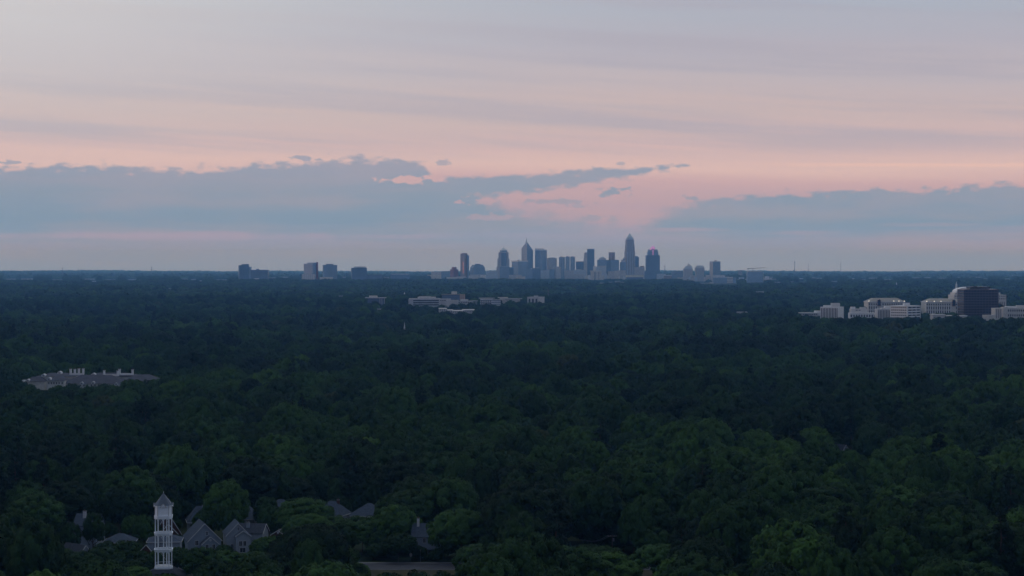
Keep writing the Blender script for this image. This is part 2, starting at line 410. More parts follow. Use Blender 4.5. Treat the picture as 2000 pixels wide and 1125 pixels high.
def build_city():
    # -- slim slab with a salmon reflection
    t = T_('slab_tower', 'slim tan tower with salmon reflection standing apart at the left end of the skyline', 907, keep=(896, 918, 543))
    t.corner('shaft', 899, 907, 913, 495.5, m_tanf, ang=40)
    t.box('shoulder', 912.5, 916, 498.5, m_glass, dy=12)
    t.box('cap', 902, 912, 494.2, m_tanf, yb=495.6, dy=16, depth=14)
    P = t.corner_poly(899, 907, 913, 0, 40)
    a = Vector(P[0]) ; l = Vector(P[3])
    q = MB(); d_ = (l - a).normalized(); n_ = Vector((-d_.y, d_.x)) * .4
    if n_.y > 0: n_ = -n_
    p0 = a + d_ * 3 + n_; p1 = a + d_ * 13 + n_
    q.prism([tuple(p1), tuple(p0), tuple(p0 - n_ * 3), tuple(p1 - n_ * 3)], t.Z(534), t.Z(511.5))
    q.build('reflection_panel', mat('painted_sunset_reflection', (.75, .30, .26), .25, .6, .2, .05), t.e)  # sunset reflection on the left face, put in as a salmon-coloured panel
    # -- red block
    t = T_('brick_tower', 'short red-brown tower left of the slim tan tower', 887, keep=(877, 896, 541))
    t.corner('shaft', 879, 886, 895, 526, m_redf, ang=42); t.corner('upper_block', 882, 887, 891.5, 521.5, m_redf, yb=526, dy=9, ang=42)
    # -- wide chamfered block
    t = T_('chamfered_block', 'broad blue-grey block with sloping shoulders between slim tan tower and pyramid tower', 933, keep=(917, 948, 543))
    t.corner('body', 918, 925, 947, 523, m_glass, ang=60)
    P = t.corner_poly(918, 925, 947, 0, 60); c = [sum(p[k] for p in P) / 4 for k in (0, 1)]
    Q = [(c[0] + (p[0] - c[0]) * .72, c[1] + (p[1] - c[1]) * .72) for p in P]
    MB().prism(P, t.Z(523), t.Z(517), Q).build('sloped_top', m_glassd, t.e)
    t.box('penthouse', 928, 938, 515.3, m_glassd, yb=517.2, dy=22, depth=18)
    t.box('podium', 917, 948, 536, m_palef, dy=-24, depth=14)
    # -- pyramid topped tower
    t = T_('pyramid_tower', 'stepped pale tower with glass core and pyramid roof', 983.5, keep=(969, 998, 544))
    t.box('base', 969.5, 996.5, 521, m_palef, depth=62)
    t.box('middle', 971.5, 995, 505, m_palef, dy=4, depth=54)
    t.box('upper', 973.5, 993.5, 492.5, m_palef, dy=7, depth=46)
    t.box('glass_core', 979, 989, 494, m_glassd, dy=-3, depth=5)
    MB().ngon(8, 24, 24, t.Z(493), t.Z(489), 0, 30, math.pi / 8).build('drum', m_glass, t.e)
    MB().ngon(8, 23, .3, t.Z(489), t.Z(482.5), 0, 30, math.pi / 8).build('pyramid_roof', m_glassl, t.e)
    # -- low dark glass box in front of it
    t = T_('glass_box', 'low dark glass block in front of the pyramid tower', 989, d=11250, keep=(975, 1004, 544))
    t.box('body', 976, 995, 520.5, m_glass, depth=50); t.box('wing', 995, 1003, 522, m_glassd, dy=8, depth=40); t.box('parapet', 976, 994.6, 519.6, m_glassl, yb=520.5, depth=50)
    # -- white capped box
    t = T_('flat_topped_block', 'broad blue block with bright white roof line below the spear-topped tower', 1015, d=11350, keep=(999, 1032, 545))
    t.corner('body', 999.5, 1012, 1031, 511, m_glass, ang=55); t.corner('roof_edge', 999, 1012, 1031.5, 509, mat('bright_roof', (.8, .8, .8), .7, .3, .05), yb=511, ang=55)
    t.box('plant_room', 1010, 1015, 507, m_pale, yb=509, dy=20, depth=12)
    # -- spear tower
    t = T_('spear_tower', 'tall spear-topped tower with pale left face and crane at its tip', 1030, keep=(1018, 1042, 545))
    yl, yr = 485, 489
    P = t.corner_poly(1018.8, 1029, 1041.2, 0, 45); ap = (t.X(1028.6), 8)
    mb = MB(); z = [t.Z(472), t.Z(yr), t.Z(486), t.Z(yl)]
    V = [(p[0], p[1], 0) for p in P] + [(p[0], p[1], zz) for p, zz in zip(P, z)]
    mb.add(V, [(0, 1, 5, 4), (4, 5, 6), (4, 6, 7), (1, 2, 6, 5), (2, 3, 7, 6), (3, 2, 1, 0)]); mb.build('right_face_block', m_glass, t.e)
    mb = MB(); n_ = Vector((-1, -1)).normalized() * .5
    V2 = [(P[3][0] + n_.x, P[3][1] + n_.y, 0), (P[0][0] + n_.x, P[0][1] + n_.y, 0), (P[0][0] + n_.x, P[0][1] + n_.y, z[0]), (P[3][0] + n_.x, P[3][1] + n_.y, z[3])]
    V2 += [(v[0] + 2, v[1] + 2, v[2]) for v in V2]
    mb.add(V2, [(0, 1, 2, 3), (7, 6, 5, 4), (0, 4, 5, 1), (1, 5, 6, 2), (2, 6, 7, 3), (3, 7, 4, 0)]); mb.build('left_face_cladding', m_palef, t.e)
    mb = MB(); mb.bar((t.X(1028), 4, t.Z(472.5)), (t.X(1029), 8, t.Z(465)), 2.2); mb.bar((t.X(1026.2), 6, t.Z(475)), (t.X(1029), 8, t.Z(466)), 1.8); mb.build('crest_frame', m_steel, t.e)
    # -- notched glass tower
    t = T_('notched_tower', 'tall blue glass tower with notched white crown right of the spear-topped tower', 1056.5, keep=(1044, 1069, 545))
    t.corner('shaft', 1045, 1057, 1068.3, 489.5, m_glass, ang=50)
    t.corner('crown_screen', 1045.3, 1057, 1068, 487.5, m_glassl, yb=489.5, dy=4, ang=50)
    me = MB().box(-4, 4, 0, 10, t.Z(487.5), t.Z(484.8)).mesh('crown_block', m_palef)
    for x in (1047, 1051.5, 1056, 1060.5): child('crown_block', me, t.e, (t.X(x), 22, 0))
    # -- grey box
    t = T_('grey_office', 'plain grey office block right of the notched tower', 1078, keep=(1069, 1088, 545))
    t.corner('body', 1068.8, 1072, 1087.5, 504, m_palef, ang=70); t.box('penthouse', 1072, 1084, 503, m_tanf, yb=504, dy=20, depth=20)
    # -- residential trio
    for (nm, lb, a, b, y, fins) in [('residential_tower', 'left one of three pale-finned glass towers in the middle of the skyline', 1092, 1103.5, 502.5, (1094, 1098, 1102)),
                              ('residential_tower', 'middle one of three pale-finned glass towers in the middle of the skyline', 1104.5, 1113, 501.5, (1106, 1109, 1112)),
                              ('residential_tower', 'right one of three pale-finned glass towers in the middle of the skyline', 1114, 1123.3, 502, (1115, 1119, 1122.5))]:
        t = T_(nm, lb, (a + b) / 2, keep=(a, b, 545))
        t.box('shaft', a, b, y, m_glass, depth=34); t.piers('fin', fins, y - 1.0, 540, m_glassl, .9)
        t.box('roof_screen', a + 1.5, b - 3, y - 1.6, m_pale, yb=y, dy=8, depth=14)
    t = T_('dark_block', 'square dark block left of the tall dark slab', 1132, keep=(1125, 1140, 545)); t.box('body', 1125, 1140, 511.3, m_glassd, depth=40); t.box('parapet', 1124.7, 1140.2, 510.6, m_tanf, yb=511.3, dy=-.3, depth=41)
    # -- slab pair
    t = T_('dark_slab_tower', 'tall dark blue slab tower with narrow pale stair shaft on its left', 1152, keep=(1139, 1162, 545))
    t.box('shaft', 1147, 1161, 488.5, m_glassd, depth=44); t.box('cap', 1147, 1161, 486, m_glass, yb=488.5, dy=-.4, depth=44.8)
    t.box('stair_shaft', 1141.2, 1147, 495, m_palef, dy=6, depth=26); t.box('stair_cap', 1142, 1146.5, 493, m_tanf, yb=495, dy=9, depth=18); t.box('side_wing', 1140, 1147, 503.5, m_pale, dy=-4, depth=9.5)
    # -- domed step tower
    t = T_('stepped_tower', 'stepped grey tower with small rounded top between dark slab and tan-topped tower', 1176, keep=(1166, 1186, 545))
    t.box('body', 1166.8, 1185, 507.5, m_glass, depth=46); t.box('step', 1170, 1183.5, 504.5, m_palef, yb=507.5, dy=6, depth=34)
    MB().ngon(10, 15, 11, t.Z(504.5), t.Z(502.5), t.X(1177), 22).ngon(10, 11, 4, t.Z(502.5), t.Z(501), t.X(1177), 22).build('dome', m_glassl, t.e)
    # -- tan topped tower on dark base
    t = T_('tan_topped_tower', 'square tan-topped tower rising from a broad dark base', 1196, keep=(1184, 1210, 545))
    t.corner('upper_shaft', 1189.3, 1195, 1201.6, 494, m_tanf, ang=45, dy=14); t.corner('upper_cap', 1189, 1195, 1202, 492.8, m_tanf, yb=494, dy=13.5, ang=45)
    t.box('base', 1184.5, 1209, 508, m_glassd, depth=56, dy=2); t.box('bay', 1193, 1207, 507.3, m_glass, dy=-3, depth=6)
    t = T_('stepped_block', 'small stepped block tucked against the left side of the tallest tower', 1217, keep=(1211, 1223, 545))
    t.box('body', 1211, 1223, 512, m_glass, depth=30); t.box('step', 1213.5, 1222, 507.5, m_palef, yb=512, dy=3, depth=22); t.box('top_step', 1216.5, 1222, 504.5, m_glass, yb=507.5, dy=5, depth=16)
    # -- the tallest
    t = T_('crown_tower', 'tallest tower of the skyline, tapering stone shaft with crown-like pointed top', 1230.5, keep=(1218, 1242, 546))
    def ring(w, y): # chamfered square footprint of width in px
        h = (t.X(w) - t.X(0)) / 2; c = h * .35
        return [(-h + c, 30 - h), (h - c, 30 - h), (h, 30 - h + c), (h, 30 + h - c), (h - c, 30 + h), (-h + c, 30 + h), (-h, 30 + h - c), (-h, 30 - h + c)]
    m_bofa = mat('rosy_stone_floors', (.46, .42, .44), .6, .4, .1, .05, bands=(4.0, .4, (.18, .23, .31)), strips=(6.0, .3, (.22, .27, .35)))
    segs = [(22, 560, 502), (20.4, 502, 490), (18.6, 490, 478), (16.8, 478, 468)]
    for i, (w, yb, yt) in enumerate(segs):
        MB().prism(ring(w, yb), max(0, t.Z(yb)), t.Z(yt), ring(w * .985, yt)).build('shaft', m_bofa, t.e)
    mb = MB(); ws = [(15.2, 468), (14.2, 466), (11.6, 463.6), (8.2, 461), (4.6, 458.6), (1.6, 456.4), (.3, 454.6)]
    for (w0, y0), (w1, y1) in zip(ws[:-1], ws[1:]): mb.prism(ring(w0, y0), t.Z(y0), t.Z(y1), ring(w1, y1))
    cr = mb.build('crown', m_glassl, t.e)
    me = MB().box(-.9, .9, 0, 1.6, 0, 14).mesh('crown_spike', m_glassl)
    for x in (-6, -3.6, -1.2, 1.2, 3.6, 6): child('crown_spike', me, t.e, (t.X(x) - t.X(0), 30 - (t.X(16) - t.X(0)) / 2 + 1, t.Z(468)))
    me = MB().box(-1.5, 1.5, 0, 2, t.Z(548), t.Z(492)).mesh('pier', m_glassl)
    for x in (-5, 0, 5): child('pier', me, t.e, (t.X(x) - t.X(0), 30 - (t.X(22) - t.X(0)) / 2 - 1.4, 0))
    t = T_('dark_annex_tower', 'narrow dark block against the right side of the tallest tower', 1245, keep=(1240, 1250, 545)); t.box('body', 1239, 1249, 502, m_glassd, depth=34, dy=50); t.box('step', 1240, 1247, 500.3, m_glassd, yb=502, dy=54, depth=24)
    # -- magenta crowned tower
    t = T_('lit_crown_tower', 'dark tower with stepped top glowing magenta, right of the tallest tower', 1275.5, keep=(1261, 1290, 546))
    t.box('shaft', 1261.8, 1288.8, 498.5, m_glassd, depth=66); t.box('upper_shaft', 1264.8, 1286, 492.5, m_glass, yb=498.5, dy=8, depth=50)
    MB().prism([(t.X(1264.8), 9), (t.X(1286), 9), (t.X(1286), 57), (t.X(1264.8), 57)], t.Z(492.5), t.Z(487), [(t.X(1267), 14), (t.X(1284), 14), (t.X(1284), 52), (t.X(1267), 52)]).build('tapered_top', m_glass, t.e)
    me = MB().prism([(-3, 0), (3, 0), (3, 8), (-3, 8)], 0, 12, [(-1.4, 2), (1.4, 2), (1.4, 6), (-1.4, 6)]).mesh('crown_pinnacle', m_magenta)
    for (x, y, s_) in ((1270.5, 487, 1.0), (1273, 485.6, 1.3), (1275.6, 484.2, 1.5), (1278, 485.6, 1.3), (1266.5, 491, .8)): child('crown_pinnacle', me, t.e, (t.X(x), 11, t.Z(y) - 4), 0, (s_, 1, s_))
    t.box('crown_block', 1273.5, 1279.5, 482.5, mat('plum_stone', (.20, .10, .22), .6, .3, .1, .05), yb=487, dy=20, depth=18)
    t.box('lit_slot', 1274.8, 1276.3, 488, m_magenta, yb=498, dy=7, depth=2)
    # -- lesser blocks along the foot
    low = [
        (1247, 11300, 'pale office block at the foot of the tallest tower on its right side', [('body', 1240, 1259, 521.5, m_palef), ('penthouse', 1250, 1258, 519.5, m_tanf)]),
        (1271, 11050, 'dark cube in front of the magenta-crowned tower', [('body', 1259.5, 1282.5, 530, m_glassd), ('parapet', 1260, 1282, 529, m_glassd)]),
        (1173, 11250, 'pale glass block behind the striped pale block', [('body', 1160, 1184, 521, m_glassl), ('roof_edge', 1166, 1184, 519, m_palef)]),
        (1198, 11150, 'low block with white horizontal bands at the foot of the tan-topped tower', [('body', 1188, 1205, 530, m_palef), ('wing', 1200, 1210, 529, m_pale)]),
        (1112, 11200, 'pale low block in front of the three finned towers', [('body', 1103, 1121, 528.5, m_palef), ('front_wing', 1104, 1142, 535.5, m_palef)]),
        (1090, 11150, 'pale stepped block below the plain grey office', [('body', 1081, 1096, 521.5, m_palef), ('wing', 1086, 1094, 520.6, m_pale), ('annex', 1073, 1083, 526, m_glass)]),
        (1045, 11100, 'dark low block with two white roof spots below the notched tower', [('body', 1028, 1056, 525, m_glass), ('wing', 1040, 1055, 523.6, m_glassd), ('roof_light', 1036, 1040, 524, m_white), ('roof_light', 1047, 1053, 523, m_white)]),
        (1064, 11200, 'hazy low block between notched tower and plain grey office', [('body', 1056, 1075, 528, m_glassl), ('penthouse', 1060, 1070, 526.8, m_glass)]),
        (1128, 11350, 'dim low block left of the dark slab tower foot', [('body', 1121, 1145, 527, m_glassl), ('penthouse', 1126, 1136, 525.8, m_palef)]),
        (1215, 11150, 'small pale block at the left foot of the tallest tower', [('body', 1206, 1222, 528, m_palef), ('wing', 1212, 1222, 534, m_pale)]),
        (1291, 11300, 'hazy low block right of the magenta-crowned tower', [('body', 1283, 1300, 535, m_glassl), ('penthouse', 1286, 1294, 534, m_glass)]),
        (1323, 11300, 'flat dark blue block left of the peaked tower', [('body', 1312, 1336, 530, m_glass), ('parapet', 1314, 1334, 529.2, m_glassd)]),
        (1303, 11250, 'low block with a bright white roof right of the dark cube', [('body', 1297, 1312, 538.5, m_tanf), ('roof_slab', 1297, 1312, 537, m_white)]),
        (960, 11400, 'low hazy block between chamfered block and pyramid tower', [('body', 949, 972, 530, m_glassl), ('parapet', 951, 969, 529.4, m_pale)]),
        (860, 11400, 'long low pale block left of the short red tower', [('body', 842, 866, 531, m_palef), ('wing', 862, 879, 529.5, m_glass), ('annex', 835, 862, 537, m_cream)]),
        (1006, 11050, 'hazy pale strip of a block in front of the white-roofed blue block', [('body', 994, 1019, 537, m_palef), ('wing', 1008, 1026, 540, m_cream)]),
        (928, 11100, 'low pale block in front of the broad sloping-shouldered block', [('body', 915, 934, 538.5, m_pale), ('wing', 938, 949, 537, m_white)]),
        (896, 11000, 'flat cream roofed shed below the short red-brown tower', [('body', 872, 902, 541, m_cream), ('wing', 892, 910, 540, m_pale)]),
        (1149, 10950, 'small cream block at the left foot of the dark slab tower', [('body', 1143, 1156, 539, m_cream), ('wing', 1148, 1153, 537.5, m_white)]),
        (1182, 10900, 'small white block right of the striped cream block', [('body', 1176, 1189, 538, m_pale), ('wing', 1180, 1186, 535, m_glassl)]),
        (1214, 10850, 'little pale block left of the cream-banded hall', [('body', 1208, 1221, 540, m_white), ('wing', 1211, 1217, 537, m_palef)]),
        (1331, 10900, 'low pale terrace below the flat dark blue block', [('body', 1316, 1344, 544, m_pale), ('wing', 1324, 1336, 541.5, m_palef)]),
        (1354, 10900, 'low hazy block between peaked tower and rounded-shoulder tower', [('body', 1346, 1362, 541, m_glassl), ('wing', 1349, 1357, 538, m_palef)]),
        (1383, 10700, 'pale block right of the rounded-shoulder tower foot', [('body', 1376, 1392, 541, m_palef), ('wing', 1379, 1386, 537, m_pale)]),
        (1448, 10900, 'low pale block between long glass office and unfinished block', [('body', 1438, 1459, 545, m_pale), ('wing', 1444, 1453, 542, m_glassl)]),
        (1500, 10900, 'cluster block of white units right of the unfinished block', [('body', 1492, 1508, 543, m_pale), ('wing', 1495, 1502, 540, m_white)]),
        (785, 11000, 'long low dark block with pale roof edge between left office towers and city centre', [('body', 762, 800, 535.5, m_glassd), ('roof_slab', 764, 798, 534.6, m_pale)]),
    ]
    for (xc, d, lb, parts) in low:
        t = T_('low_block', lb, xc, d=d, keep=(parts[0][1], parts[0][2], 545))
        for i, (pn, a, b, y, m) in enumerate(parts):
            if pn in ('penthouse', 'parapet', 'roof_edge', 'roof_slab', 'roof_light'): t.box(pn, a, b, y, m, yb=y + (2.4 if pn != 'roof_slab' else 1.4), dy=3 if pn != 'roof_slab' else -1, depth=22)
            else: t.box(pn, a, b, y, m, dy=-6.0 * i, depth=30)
    # striped pale block
    t = T_('striped_block', 'cream block with dark vertical stripes at the foot of the dark slab tower', 1164, d=11050, keep=(1152, 1176, 547))
    t.box('body', 1154, 1175, 530, m_cream, depth=36); t.box('roof_slab', 1152.5, 1174, 528.6, m_white, yb=530, dy=-1, depth=38); t.box('rear_bay', 1159, 1165, 520, m_pale, dy=30, depth=16)
    t.piers('dark_strip', (1161, 1163.5, 1169.5), 531, 548, m_glassd, 1.0, -.5)
    # convention hall
    t = T_('convention_hall', 'long low hall with cream roof band below the tallest tower', 1239, d=10900, keep=(1222, 1257, 543), )
    t.box('body', 1224, 1256, 541.5, m_glassd, depth=60); t.box('roof_band', 1223.5, 1257, 537.5, mat('cream_band', (.66, .62, .50), .8, .2, .06), yb=541.5, dy=-1.5, depth=62)
    # -- right-hand group
    t = T_('peaked_tower', 'pale rounded tower with small pointed peak, left of the two beyond the flat dark block', 1344, d=11200, keep=(1335, 1354, 546))
    t.box('body', 1335.5, 1353, 525, m_palef, depth=44)
    MB().prism([(t.X(1335.5), 1), (t.X(1353), 1), (t.X(1353), 43), (t.X(1335.5), 43)], t.Z(525), t.Z(519.5), [(t.X(1339), 6), (t.X(1351), 6), (t.X(1351), 38), (t.X(1339), 38)]).build('shoulder', m_glassl, t.e)
    MB().cone([(t.X(1342), 10), (t.X(1350.5), 10), (t.X(1350.5), 34), (t.X(1342), 34)], t.Z(519.5), (t.X(1345.8), 22, t.Z(514.2))).build('peak', m_palef, t.e)
    t = T_('barrel_tower', 'pale tower with rounded shoulders right of the peaked tower', 1367, d=11100, keep=(1357, 1377, 550))
    t.box('shaft', 1359.5, 1375, 530, m_palef, depth=44); t.box('upper_block', 1358, 1376, 523, m_palef, yb=530, dy=-2, depth=48)
    MB().prism([(t.X(1358), -2), (t.X(1376), -2), (t.X(1376), 46), (t.X(1358), 46)], t.Z(523), t.Z(518.6), [(t.X(1361), 3), (t.X(1373.5), 3), (t.X(1373.5), 41), (t.X(1361), 41)]).build('rounded_top', m_glassl, t.e)
    t.piers('fin', (1362, 1365.5, 1369, 1372.5), 524, 548, m_glassl, .8, -2.8)
    t = T_('white_roofed_tower', 'square blue tower with bright white roof edge at the right end of the city centre', 1397, d=11200, keep=(1386, 1409, 546))
    t.corner('shaft', 1387, 1392.5, 1408, 511.5, m_glass, ang=62); t.corner('roof_edge', 1387, 1392.5, 1408.3, 510.3, m_white, yb=511.5, ang=62, dy=-.6)
    t.box('plant_room', 1396, 1400.5, 508.6, m_redf, yb=510.5, dy=20, depth=10)
    P = t.corner_poly(1387, 1392.5, 1408, 0, 62)
    l, c = Vector(P[3]), Vector(P[0]); n_ = Vector(((c - l).y, -(c - l).x)).normalized() * .5
    MB().prism([tuple(l + n_), tuple(c + n_), tuple(c - n_), tuple(l - n_)], 0, t.Z(512)).build('stone_side', m_palef, t.e)
    t = T_('long_office', 'long low glass office with cream end bay in front of the white-roofed tower', 1416, d=10400, keep=(1392, 1440, 556))
    t.box('body', 1394, 1438, 542, m_glass, depth=46); t.box('end_bay', 1420, 1431.5, 541, m_cream, dy=-2, depth=6); t.box('roof_slab', 1396, 1424, 540.6, m_pale, yb=542, dy=4, depth=30); t.box('rear_block', 1392, 1418, 537.5, m_palef, dy=46, depth=24)
    me = MB().box(-17, 17, 0, .6, 0, 2.0).mesh('window_band', m_window)
    for k in range(4): child('window_band', me, t.e, (t.X(1425.8), -2.4, t.Z(544 + 3 * k)))
    t = T_('unfinished_block', 'blue-grey block under construction beneath a tower crane', 1475, d=10800, keep=(1458, 1492, 553))
    t.box('body', 1460, 1490, 531, m_glass, depth=52); t.box('top_deck', 1461, 1489, 529.8, m_pale, yb=531, dy=2, depth=46); t.piers('column', (1459, 1491), 531, 553, m_palef, .8, 1)
    Tc = Tower('tower_crane', 'thin tower crane with level jib above the unfinished block', 10800, 1471.5, cat='crane')
    mb = MB(); mb.bar((0, 26, 0), (0, 26, Tc.Z(522.5)), 2.6); mb.build('mast', m_steel, Tc.e)
    mb = MB(); mb.bar((Tc.X(1460.5), 26, Tc.Z(524.6)), (Tc.X(1496), 26, Tc.Z(522.9)), 1.8, 2.4); mb.build('jib', m_steel, Tc.e)
    mb = MB(); mb.box(Tc.X(1460.5), Tc.X(1464), 24, 28, Tc.Z(526), Tc.Z(524.5)); mb.build('counterweight', m_steel, Tc.e)
    # -- office towers standing alone on the left (nearer)
    d = 9500
    L_ = lambda n, lb, xc, **k: Tower(n, lb, d, xc, group='office towers left of the city centre', **k)
    t = L_('office_tower', 'dark office tower with notched top, leftmost of the lone office towers', 476, keep=(463, 491, 545))
    t.corner('shaft', 464.5, 467, 485.5, 518, m_glassd, ang=72); t.box('roof_frame', 471, 485, 515.8, m_glassd, yb=518, dy=14, depth=20); t.box('side_bay', 485.5, 490, 521, m_glass, dy=4, depth=26)
    t = L_('office_block', 'lower broad dark block joined at the right of the notched office tower', 506, keep=(490, 524, 545))
    t.box('body', 490, 523, 527, m_glassd, depth=48); t.box('plant_room', 500, 505, 525, m_glassd, yb=527, dy=12, depth=14); t.box('canopy', 496, 506, 543.5, m_white, yb=545.2, dy=-4, depth=4.5)
    t = L_('office_tower', 'grey office tower with white-columned base and dark right edge', 606, keep=(590, 621, 546))
    t.corner('shaft', 592, 610, 619, 515, m_glass, ang=30, dy=2); t.corner('penthouse', 599, 611, 617, 512.8, m_glass, yb=515, ang=30, dy=12); t.box('service_core', 616.5, 620, 512, m_redf, dy=24, depth=12)
    t.box('base', 590, 616, 536, m_pale, dy=-12, depth=14); t.piers('column', (593, 597, 601, 605, 609, 613), 535, 549, m_white, 1.3, -13)
    t = L_('office_tower', 'plain grey-blue office tower with raised roof block, between two darker ones', 644, keep=(628, 660, 545))
    t.corner('shaft', 629.5, 631.5, 658, 517.5, m_glass, ang=75); t.box('plant_room', 636, 650, 515.3, m_glass, yb=517.5, dy=16, depth=20); t.box('podium', 625, 650, 541, m_cream, dy=-18, depth=15)
    t = L_('office_tower', 'dark office tower with low rounded top, rightmost of the lone office towers', 700.5, keep=(684, 718, 545))
    t.corner('shaft', 685, 687, 716, 523, m_glassd, ang=76)
    MB().ngon(10, 34, 26, t.Z(523), t.Z(520.5), t.X(702), 30).build('rounded_top', m_glassd, t.e); t.box('low_wing', 716, 746, 536.5, m_glassd, dy=20, depth=30)
build_city()

# ------------------------------------------------------------------ masts, spires and far low roofs
def mast(x, yt, d, lb, w=1.4):
    t = Tower('radio_mast', lb, d, x, cat='mast', group='radio masts on the horizon')
    h = t.Z(yt)
    MB().bar((0, 0, 0), (0, 0, h * .55), w * 2.2).bar((0, 0, h * .55), (0, 0, h), w * 1.4).build('lattice_shaft', m_steel, t.e)
    me = MB().box(-w * 2.4, w * 2.4, -w, w, 0, 3).mesh('antenna_platform', m_steel)
    for k in (.7, .86): child('antenna_platform', me, t.e, (0, 0, h * k))
for (x, yt, d, lb, w) in [(122, 521, 14000, 'thin radio mast on the left horizon, left one of the close pair', 1.7), (153, 523, 16000, 'faint radio mast on the left horizon, right one of the close pair', 1.2),
                       (296, 520, 16000, 'single radio mast on the horizon left of the lone office towers', 2.2), (1552, 509, 17000, 'tallest radio mast on the right horizon', 2.6),
                       (1579, 514.5, 18000, 'faint thin mast just right of the tallest radio mast', 1.4), (1642, 512.5, 18000, 'thin mast farther right on the horizon, on its own', 1.5),
                       (1298.5, 517, 12500, 'lattice mast right of the magenta-crowned tower', 1.6), (1071, 564, 4400, 'pale lattice pylon right of the white arcaded block', .9)]:
    mast(x, yt, d, lb, w)
def steeple(x, yt, yb, d, lb, w):
    t = Tower('church_steeple', lb, d, x, cat='steeple', group='white steeples among the trees', keep=(x - 4, x + 4, yb))
    zt, zb = t.Z(yt), t.Z(yb)
    MB().box(-w, w, -w, w, 0, zb + (zt - zb) * .35).build('belfry', m_white, t.e)
    MB().ngon(8, w * .8, .05, zb + (zt - zb) * .35, zt).build('spire', m_white, t.e)
    foot(t.x0 - w, t.x0 + w, d - w, d + w)
steeple(790, 629, 644, 2500, 'small white steeple alone among the dark trees at mid-distance', .9)
steeple(790, 570, 577, 4600, 'tiny white steeple left of the white campus buildings', 2.2)
steeple(1868, 549, 559, 6500, 'white steeple behind the dark brown tower, to its left', 2.6)
steeple(1751, 551, 556, 8000, 'tiny white steeple on the far plain above the mansard-roofed block', 2.4)

def far_roofs():
    mat('far_wall', (.30, .30, .31), .8, .2, .2, .03)
    spots = [(20, 545, 30, 12500), (52, 544.5, 26, 12600), (112, 546, 20, 12400), (175, 545, 26, 12500), (183, 549, 8, 11000), (215, 546, 30, 12400), (258, 546, 18, 12300), (361, 544.5, 14, 12300), (378, 545.5, 10, 12000), (392, 548, 6, 11500), (432, 546, 24, 12200),
             (530, 542.5, 16, 12000), (556, 541, 18, 12300), (672, 541, 10, 11800), (755, 541, 10, 10800), (665, 578, 7, 5000), (332, 563.5, 6, 7500), (740, 604, 7, 3600),
             (1175, 552.5, 8, 9800), (1192, 550.5, 14, 9900), (1206, 549.5, 12, 9800), (1216, 551, 8, 9700), (1344, 547, 16, 10600), (1390, 551, 12, 10200), (1378, 553, 22, 9900), (1500, 541, 22, 12300), (1507, 545, 30, 11500), (1519, 551, 14, 10000), (1547, 550, 8, 10200),
             (1485, 569.5, 20, 6000), (1548, 550.5, 6, 11000), (1569, 550.5, 14, 11000), (1565, 543.5, 8, 13000), (1590, 542.5, 8, 13300), (1600, 543, 10, 13200), (1630, 549.5, 12, 11200), (1629, 560.5, 7, 8000), (1665, 544, 14, 13000), (1686, 545.5, 10, 12500), (1705, 543, 16, 13200), (1735, 546, 18, 12400),
             (1758, 540, 4, 14500), (1790, 542.5, 20, 13500), (1812, 542, 14, 13500), (1840, 543, 16, 13300), (1875, 541.5, 14, 13800), (1905, 541, 28, 13600), (1925, 544, 10, 12800), (1968, 545, 12, 12500), (1985, 538, 14, 14500), (1450, 610.5, 18, 3500), (875, 530.5, 12, 12500), (1446, 528.5, 10, 13500)]
    words = ['pale', 'white', 'cream', 'grey']
    spots.sort()
    reg = {}
    for i, (x, y, w, d) in enumerate(spots):
        side = 'left of the lone office towers' if x < 460 else 'among the lone office towers' if x < 760 else 'at the foot of the city centre' if x < 1440 else 'right of the city centre'
        reg.setdefault(side, []).append(i)
    ordn = ['first', 'second', 'third', 'fourth', 'fifth', 'sixth', 'seventh', 'eighth', 'ninth', 'tenth', 'eleventh', 'twelfth', 'thirteenth', 'fourteenth', 'fifteenth', 'sixteenth', 'seventeenth', 'eighteenth',
            'nineteenth', 'twentieth', 'twenty-first', 'twenty-second', 'twenty-third', 'twenty-fourth', 'twenty-fifth', 'twenty-sixth', 'twenty-seventh', 'twenty-eighth', 'twenty-ninth', 'thirtieth']
    for side, ids in reg.items():
        for k, i in enumerate(ids):
            x, y, w, d = spots[i]
            t = Tower('far_building', f'{ordn[k]} small pale roof from the left {side}', d, x, group='small pale roofs on the far plain', keep=(x - w / 2, x + w / 2, y + 1.6))
            m = [MATS['far_wall'], m_pale, MATS['far_wall']][i % 3]
            hgt = t.Z(y)
            a = t.X(x + w * (.3 + .2 * ((i * 7) % 5) / 4))
            MB().box(-a, a, 0, max(14, a * .8), 0, hgt).build('wall', m, t.e)
            MB().box(-a - .8, a + .8, -.8, max(14, a * .8) + .8, hgt, hgt + 1.2).build('roof', [m_pale, MATS['far_wall'], m_roofgrey][i % 3], t.e)
            foot(t.x0 - a, t.x0 + a, d - 1, d + max(14, a))
far_roofs()

